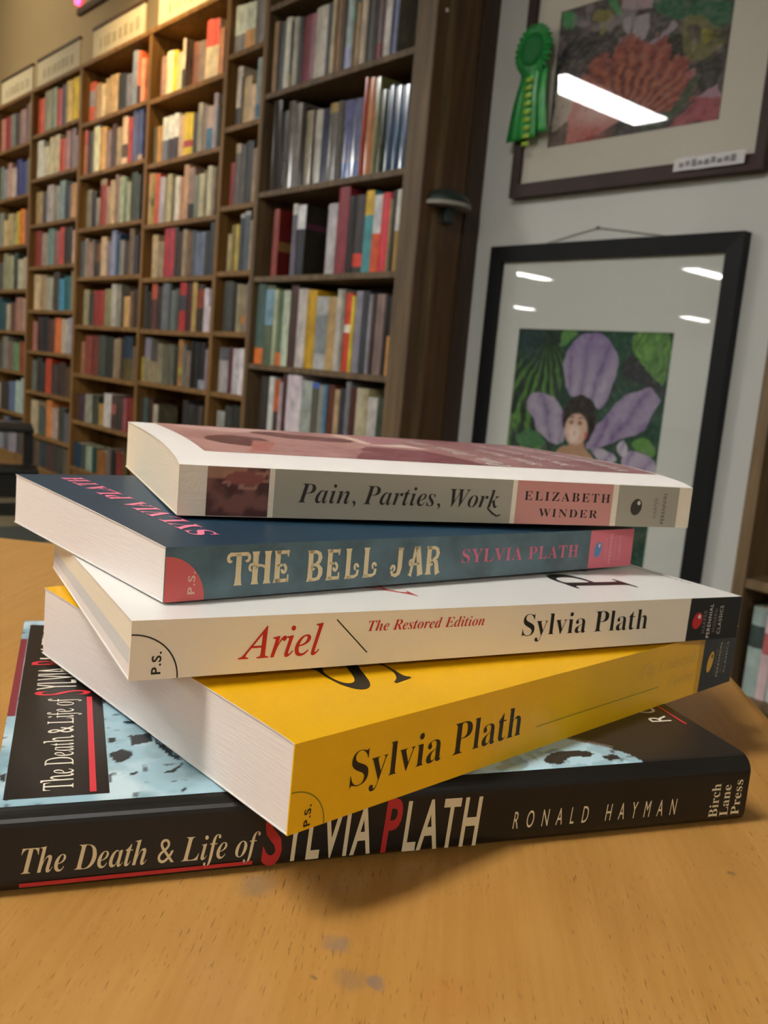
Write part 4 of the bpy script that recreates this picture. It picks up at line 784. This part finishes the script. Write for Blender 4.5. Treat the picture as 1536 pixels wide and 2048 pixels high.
# lower painting: purple orchid petals round a dark-haired face among green leaves (unit square, v downwards)
def lower_art():
    P = Paint(250, 300, '1c3f2f', (0, 1), (0, 1)); x, y = P.x, P.y; n = fbm(x, y, 2, 14); n2 = fbm(x, y, 12, 40)
    P.put(np.clip((n - .4) * 3, 0, 1), '2c5c44', .6); P.put(x < .33, '22392a')
    ang = np.arctan2(y - .02, x - .21); fan = np.sin(ang * 26 + (n - .5) * 5) * .95 + (n2 - .5) * 1.1
    P.put((x < .34) * np.clip(fan * .9 + .2, 0, 1) * np.clip((y - .04) * 6, 0, 1), '5f8f40', .85); P.put((x < .34) * np.clip(-fan - .45, 0, 1), '14261c', .9); P.put((x < .18) * np.clip((.2 - y) * 8, 0, 1), '243c3c', .9)
    P.put((x < .3) * np.clip((y - .5) * 3, 0, 1) * np.clip(fan, 0, 1), '6fa24c', .6)
    P.poly(L_ART['leafTopMid'], '5a8a48', wob=.02); P.poly(L_ART['dark'], '2a2b30', wob=.02)
    m = P.poly(L_ART['leafTR'], '557f40', wob=.015); v = np.sin((x * 1.6 + y * .5) * 48 + (n - .5) * 16) * .6 + (n2 - .5) * 2; P.put(m * np.clip(v, 0, 1), '7fae58', .75); P.put(m * np.clip(-v - .3, 0, 1), '2f5530', .8)
    m = P.poly(L_ART['leafBR'], '5a8a42', wob=.02); P.put(m * np.clip(n2 * 2 - 1, 0, 1), '7aa850', .7)
    P.poly(L_ART['greenBL'], '3c7044', wob=.04)
    def petal(key, base, tipc, cx, cy, dark, dens=30):
        m = P.poly(L_ART[key], base, wob=.016, seed=7); d = np.hypot(x - cx, y - cy); a = np.arctan2(y - cy, x - cx)
        w = a * dens + (n - .5) * 3; v = (np.abs(np.sin(w * .5)) - .45) * .9 + (n2 - .5) * .7
        P.put(m * np.clip(v, 0, 1) * .8, tipc); P.put(m * np.clip(-v * 2.2 - .1, 0, 1), '6a5784', .8); P.put(m * np.clip(1 - d / dark, 0, 1), '553a70', .8); return m
    m = petal('top', '9688a2', 'bfb6c6', .44, .64, .10); P.put(m * np.clip(1 - y * 4.5, 0, 1) * np.clip(n2 * 2 - .4, 0, 1), '7a6498', .9)
    petal('left', '9c8fa6', 'beb4c4', .42, .74, .22, 22); petal('right', '8c7a9a', 'b6a8bf', .46, .80, .36, 34)
    petal('low1', 'aaa0b0', 'c8c0cc', .42, .84, .10); petal('low2', 'a494ae', 'c4bac8', .62, .90, .22); petal('lip', 'bcb2c0', 'd0c8d2', .66, .84, .05)
    P.poly(L_ART['shoulder'], 'b48c6c', wob=.006); P.poly(L_ART['neck'], 'b8896a'); P.poly(L_ART['hair'], '2a211d', wob=.016); f = L_ART['face']; P.ell(f[0] + .024, f[1] - f[3] * .75, f[2] * 1.28, f[3] * 1.05, '2a211d', soft=.12)
    f = L_ART['face']; P.ell(*f, 'd8b29a', soft=.25); P.ell(f[0] - .012, f[1] + .02, f[2] * .72, f[3] * .7, 'ecd4c4', soft=.9)
    P.put(((x - f[0]) / f[2]) ** 2 + ((y - (f[1] - f[3] * .25)) / (f[3] * .95)) ** 2 < 0, '2a211d')
    for dx in (-.036, .022): P.ell(f[0] + dx, f[1] - .03, .019, .013, 'a07a66', soft=.8); P.ell(f[0] + dx, f[1] - .028, .009, .006, '4a3a34', soft=.6); P.ell(f[0] + dx, f[1] - .052, .02, .005, '6a5040', soft=.7)
    P.ell(f[0] - .010, f[1] + .06, .024, .008, 'b8786c', soft=.7); P.ell(f[0] - .010, f[1] + .058, .016, .004, 'eee2da'); P.ell(f[0] - .008, f[1] + .018, .008, .016, 'd0a488', soft=.8); P.ell(f[0] + .068, f[1] + .02, .011, .018, 'c8645c', soft=.5)
    P.ell(f[0] - .05, f[1] + .035, .018, .018, 'd8a090', .7, soft=.9); P.ell(f[0] + .036, f[1] + .035, .018, .018, 'd8a090', .6, soft=.9)
    P.put(np.clip((fbm(x, y, 77, 60) - .5) * 2, 0, 1), 'ffffff', .08); return P
L_ART = {'top': [(0.498, 0.005), (0.425, 0.024), (0.364, 0.076), (0.336, 0.141), (0.351, 0.198), (0.393, 0.282), (0.439, 0.291), (0.559, 0.289), (0.603, 0.348), (0.646, 0.311), (0.68, 0.226), (0.701, 0.148), (0.689, 0.099), (0.638, 0.046), (0.575, 0.012)], 'left': [(0.209, 0.279), (0.136, 0.298), (0.108, 0.342), (0.132, 0.383), (0.175, 0.404), (0.203, 0.456), (0.265, 0.486), (0.334, 0.509), (0.406, 0.503), (0.399, 0.415), (0.373, 0.347), (0.316, 0.305)], 
    'right': [(0.913, 0.222), (0.937, 0.254), (0.976, 0.272), (0.927, 0.339), (0.915, 0.394), (0.858, 0.421), (0.77, 0.451), (0.678, 0.482), (0.567, 0.521), (0.545, 0.495), (0.597, 0.405), (0.672, 0.359), (0.696, 0.313), (0.752, 0.271), (0.81, 0.243)], 'low1': [(0.582, 0.508), (0.664, 0.495), (0.75, 0.519), (0.765, 0.554), (0.674, 0.55), (0.604, 0.535)], 'low2': [(0.809, 0.491), (0.904, 0.498), (0.984, 0.516), (1.0, 0.6), (0.862, 0.607), (0.773, 0.556)], 'lip': [(0.76, 0.463), (0.802, 0.453), (0.82, 0.49), (0.807, 0.524), (0.775, 0.522), (0.749, 0.492)], 
    'leafTR': [(0.769, -0.016), (0.762, 0.067), (0.808, 0.106), (0.845, 0.142), (0.913, 0.181), (0.991, 0.227), (0.999, -0.02)], 'dark': [(0.751, 0.092), (0.704, 0.181), (0.802, 0.203), (0.881, 0.214), (0.987, 0.261), (0.992, 0.229), (0.853, 0.147), (0.799, 0.101)], 'leafTopMid': [(0.313, -0.008), (0.292, 0.073), (0.329, 0.078), (0.376, 0.042), (0.429, 0.001)], 'leafBR': [(0.825, 0.451), (0.905, 0.422), (0.971, 0.453), (0.988, 0.505), (0.919, 0.496), (0.855, 0.486)], 'greenBL': [(0.061, 0.48), (0.184, 0.457), (0.276, 0.497), (0.264, 0.534), (0.074, 0.553)], 
    'hair': [(0.479, 0.274), (0.405, 0.299), (0.374, 0.353), (0.381, 0.417), (0.405, 0.45), (0.417, 0.367), (0.483, 0.345), (0.542, 0.381), (0.561, 0.419), (0.556, 0.459), (0.529, 0.502), (0.576, 0.475), (0.606, 0.409), (0.598, 0.342), (0.551, 0.295)], 'shoulder': [(0.35, 0.544), (0.39, 0.516), (0.442, 0.505), (0.528, 0.496), (0.567, 0.521), (0.625, 0.555), (0.666, 0.642), (0.365, 0.679)], 'neck': [(0.439, 0.488), (0.533, 0.473), (0.548, 0.512), (0.445, 0.522)], 'face': (0.477, 0.432, 0.081, 0.074)}
BLK = mat('black_frame', hx('121314'), .5, noise=(6, .15, (1, 6, 1)), spec=.25); BRN = mat('brown_frame', hx('3a2722'), .5, noise=(6, .25, (1, 6, 1)), spec=.25)
lp, lcx = painting('lower painting in a wide black frame, a face among purple petals and green leaves', -2.168, -1.268, .12, 1.321, .05, .05, .035, BLK, (-2.022, -1.447, .36, 1.058), lower_art(), 'd4d5cc')
wire = MB(); wire.tube([(-.32, -.006, 1.19), (.0 - .045, -.004, 1.243), (.3, -.006, 1.19)], .0012, mat('hanging_wire', hx('8a8880'), .4, noise=(20, .1), metal=.6), 6); wire.build('hanging_wire', lp)
hk = MB(); hk.tube([(-.045, -.012, 1.24), (-.045, 0, 1.246)], .003, MATS['hanging_wire'], 8); hk.build('hook', lp)
# upper painting: red-orange flower head with dark leaves
def upper_art():
    P = Paint(280, 200, '4a4646', (0, 1), (0, 1)); x, y = P.x, P.y; n = fbm(x, y, 4, 12); n2 = fbm(x, y, 19, 38)
    P.put(np.clip((n - .5) * 4, 0, 1), '6a605c', .8)
    for key, col, wob in U_ART: P.poly(key, col, a=.88, wob=wob + .045, fr=9)
    P.put(np.clip((fbm(x, y, 52, 9) - .56) * 7, 0, 1) * (y < .6), '2f3030', .75); P.put(np.clip((fbm(x, y, 57, 11) - .62) * 7, 0, 1) * (y < .6), 'a49a9c', .6)
    cx, cy = .46, .95; a = np.arctan2(cy - y, x - cx); d = np.hypot((x - cx) * 1.45, y - cy)
    fl = (d < .56 + .07 * np.abs(np.sin(a * 9)) + (n2 - .5) * .16) & (y < .92) & (a > .25 + (n - .5) * .3) & (a < 2.75) & (d > .20)
    P.put(fl, '9c5448', .92); s_ = np.sin(a * 34 + np.sin(d * 30) * .8 + (n - .5) * 6) * .95 + (n2 - .5) * 1.1; P.put(fl * np.clip(s_, 0, 1), 'b87458', .85); P.put(fl * np.clip(-s_ - .25, 0, 1), '54383a', .9); P.put(fl * np.clip((d - .42) * 6, 0, 1), '944840', .55)
    P.poly([(.03, .62), (.22, .56), (.45, .72), (.46, .90), (.18, 1.0), (.04, 1.0)], 'd09088', wob=.05); P.put(np.clip(1 - np.hypot((x - .3), (y - .78)) / .16, 0, 1), 'e8ccc4', .8); P.put(np.clip(1 - np.hypot((x - .24) * .8, (y - .98)) / .16, 0, 1), 'b85048', .8)
    P.poly([(.02, .55), (.16, .60), (.10, .9), (.02, .92)], 'c8b8a8', wob=.03); P.poly([(.0, .9), (.12, .82), (.12, 1), (.0, 1)], '6a5a52', wob=.03)
    P.poly([(.56, .98), (.74, .90), (.82, .70), (.88, .66), (.84, .82), (.74, .96), (.60, 1.0)], '4a5a48', wob=.01)
    P.put(np.clip((n2 - .45) * 2.5, 0, 1), '8a8280', .35); P.put(np.clip((.42 - n2) * 4, 0, 1), '3a3636', .4); P.put(np.clip((fbm(x, y, 88, 50) - .5) * 2, 0, 1), 'ffffff', .08); return P
U_ART = [([(0.575, 0.062), (0.996, 0.211), (1.011, 0.414), (0.886, 0.366), (0.798, 0.28), (0.711, 0.285), (0.593, 0.229)], '2f6a4c', 0.03),
    ([(-0.012, 0.002), (0.104, 0.013), (0.105, 0.106), (0.073, 0.17), (0.025, 0.118)], '3f9a5c', 0.02),
    ([(0.292, -0.004), (0.356, 0.019), (0.41, 0.169), (0.37, 0.147)], '3f9a58', 0.01),
    ([(0.386, 0.012), (0.577, 0.079), (0.579, 0.165), (0.397, 0.112)], 'b8a0a4', 0.01),
    ([(0.194, 0.135), (0.204, 0.074), (0.283, 0.065), (0.359, 0.117), (0.327, 0.187), (0.281, 0.271), (0.249, 0.27), (0.255, 0.172)], '8c8450', 0.03),
    ([(0.409, 0.16), (0.575, 0.198), (0.57, 0.282), (0.543, 0.377), (0.481, 0.35), (0.409, 0.23)], 'b0a8ac', 0.02),
    ([(0.462, 0.16), (0.477, 0.165), (0.465, 0.336), (0.457, 0.334)], '6a6468', 0.0),
    ([(0.6, 0.369), (0.675, 0.273), (0.719, 0.296), (0.644, 0.382), (0.594, 0.444), (0.561, 0.408)], 'a89ca8', 0.02),
    ([(0.61, 0.466), (0.685, 0.369), (0.736, 0.393), (0.766, 0.553), (0.695, 0.592), (0.636, 0.577)], '34342f', 0.03),
    ([(0.714, 0.319), (0.777, 0.273), (0.874, 0.313), (0.956, 0.421), (0.978, 0.516), (0.874, 0.559), (0.811, 0.591), (0.768, 0.57)], '7a7848', 0.03),
    ([(0.757, 0.333), (0.839, 0.351), (0.854, 0.438), (0.825, 0.47), (0.767, 0.428)], '544a48', 0.02),
    ([(0.84, 0.368), (0.922, 0.402), (0.939, 0.448), (0.885, 0.48), (0.849, 0.453)], 'a8a040', 0.02),
    ([(0.841, 0.558), (0.986, 0.591), (0.999, 0.708), (0.951, 0.802), (0.867, 0.806), (0.839, 0.665)], '3a3a3a', 0.03),
    ([(0.747, 0.691), (0.841, 0.624), (0.858, 0.787), (0.814, 0.81)], 'b07880', 0.02),
    ([(0.757, 0.984), (0.869, 0.823), (1.002, 0.855), (1.011, 1.004)], 'b06068', 0.03),
    ([(0.869, 0.823), (0.991, 0.754), (1.002, 0.855)], 'b890a0', 0.03),
    ([(0.055, 0.239), (0.205, 0.239), (0.243, 0.296), (0.156, 0.409), (0.006, 0.357)], '34343a', 0.04),
    ([(-0.019, 0.189), (0.055, 0.239), (0.013, 0.34)], '8a7a80', 0.02)]
up, ucx = painting('upper painting in a brown frame, a red flower, with a green ribbon at its corner', -2.112, -1.246, 1.472, 2.16, .03, .042, .035, BRN, (-1.99, -1.40, 1.617, 2.017), upper_art(), 'd6cfc0')
cb = MB(); CW = mat('label_card', hx('d8d4d4'), .5, noise=(30, .03)); X = -1.40 - ucx
cb.grid([[(X - .105 + .21 * k / 8, -.0375 - .004 * abs(math.sin(k)), z) for k in range(9)] for z in (.018, .052)], CW)
cb.build('label_card', up, solid=.0006)
sm = MB()
for k in range(9): sm.box((X - .085 + k * .019, -.0428, .026 + .003 * (k % 2)), (X - .085 + k * .019 + .013, -.0422, .038 + .003 * (k % 3)), mat('blurred_ink', hx('8a8688'), .6, noise=(90, .2)))
tag(sm.build('faded_print', up), kind='stuff')

# green award rosette pinned on the upper painting
RIB = mat('green_satin', hx('1c8a3c'), .36, noise=(40, .2), spec=.45); RIBD = mat('green_satin_dark', hx('136c30'), .6, noise=(200, .25), spec=.3); RIBT = mat('green_satin_tail', hx('37a84e'), .3, noise=(40, .2), spec=.6); GOLD = mat('gold_print', hx('a8c848'), .35, noise=(60, .1))
ro = empty('rosette_ribbon', (-2.046, 2.215, 1.905), 'green award rosette with three hanging tails on the upper painting', 'ribbon')
mb = MB(); n = 144; rings = []
for r_, amp, yy in ((.040, 0, -.012), (.052, .003, -.014), (.064, .006, -.011), (.073, .007, -.008)):
    rings.append([((r_ + amp * .35 * math.cos(26 * t)) * math.cos(t), yy + amp * math.cos(26 * t), 1.06 * (r_ + amp * .35 * math.cos(26 * t)) * math.sin(t)) for t in [2 * math.pi * k / n for k in range(n + 1)]])
mb.grid(rings, RIB, flip=True); mb.build('pleated_rim', ro, smooth=True)
mb = MB(); rings = [[(r_ * math.cos(t), yy, 1.06 * r_ * math.sin(t)) for t in [2 * math.pi * k / 36 for k in range(37)]] for r_, yy in ((.001, -.020), (.03, -.019), (.045, -.016), (.047, -.010))]
mb.grid(rings, RIBD, flip=True); mb.build('button', ro, smooth=True)
def tail(x0, x1, top, bot, w0, w1, y, m, name, gold=False, notch=0.0):
    mb = MB(); N = 14; P = []
    for k in range(N + 1):
        t = k / N; c = x0 + (x1 - x0) * t; wd = w0 + (w1 - w0) * t; z = top + (bot - top) * t; yy = y - .006 * math.sin(t * 4)
        P.append([(c - wd / 2, yy, z), (c, yy - .004, z + (notch if k == N else 0)), (c + wd / 2, yy, z)])
    mb.grid(P, m, flip=False)
    if gold:
        for k in range(9):
            z = top - .05 - k * .0235; mb.box((x0 - .015, y - .0135 - .006 * math.sin((top - z) / (top - bot) * 4), z - .009), (x0 + .015, y - .0128 - .006 * math.sin((top - z) / (top - bot) * 4), z + .004), GOLD)
    return mb.build(name, ro, smooth=True, solid=.0008)
tail(-.015, -.062, -.05, -.262, .05, .06, .004, RIB, 'tail'); tail(.035, .048, -.05, -.245, .045, .05, .006, RIBT, 'tail'); tail(.01, .0, -.04, -.262, .055, .075, -.004, RIBT, 'tail', gold=True)

# small dark green dome fixture on the side of the wide bookcase
Xs = UP['W'][1] + .099; dm = empty('wall_fixture', (Xs, 2.105, 1.43), 'small dark green half dome fixture on the side of the wide bookcase', 'fixture')
DG = mat('dark_green_enamel', hx('26332e'), .4, noise=(20, .1)); PALE = mat('pale_rim', hx('9a968a'), .5, noise=(20, .05))
mb = MB(); rings = []
for k in range(9):
    a = math.pi / 2 * k / 8; rr = math.cos(a); rings.append([(.004 + .075 * rr * math.sin(t), -.085 * rr * math.cos(t), .012 + .046 * math.sin(a)) for t in [math.pi * q / 20 for q in range(21)]])
mb.grid(rings, DG); mb.build('dome', dm, smooth=True, solid=.002)
mb = MB(); mb.add([(.003, 0, .0)] + [(.004 + .078 * math.sin(t), -.088 * math.cos(t), .0) for t in [math.pi * q / 20 for q in range(21)]], [tuple(range(22))], PALE)
mb.grid([[(.004 + .078 * math.sin(t), -.088 * math.cos(t), z) for t in [math.pi * q / 20 for q in range(21)]] for z in (0, .012)], PALE); mb.build('rim', dm)
MB().box((0, -.02, -.05), (.03, .02, 0), DG).build('bracket', dm, bevel=.004)

# black two-step stool in front of the left bookcases
def step_stool():
    t = empty('step_stool', (-4.92, 1.52, 0), 'black metal step stool on the carpet in front of the left bookcases', 'stool')
    t.rotation_euler = (0, 0, math.atan2(-.295, .955))     # local +x faces the aisle
    B = mat('black_steel', hx('15130f'), .5, noise=(10, .2), metal=.1)
    MB().box((-.16, -.17, .405), (.16, .17, .432), B).build('top_step', t, bevel=.008)
    MB().box((.13, -.19, .215), (.36, .19, .24), B).build('lower_step', t, bevel=.008)
    MB().box((.33, -.18, .10), (.35, .18, .214), B).build('skirt', t, bevel=.003)
    for sy in (-.165, .125):
        l = MB(); l.box((.06, sy, 0), (.15, sy + .04, .404), B); l.build('leg', t, bevel=.004)
        l = MB(); l.box((-.15, sy, 0), (-.10, sy + .04, .404), B); l.build('leg', t, bevel=.004)
    for sy in (-.188, .163):
        MB().box((.151, sy, 0), (.329, sy + .025, .214), B).build('side_panel', t, bevel=.003)
    return t
step_stool()
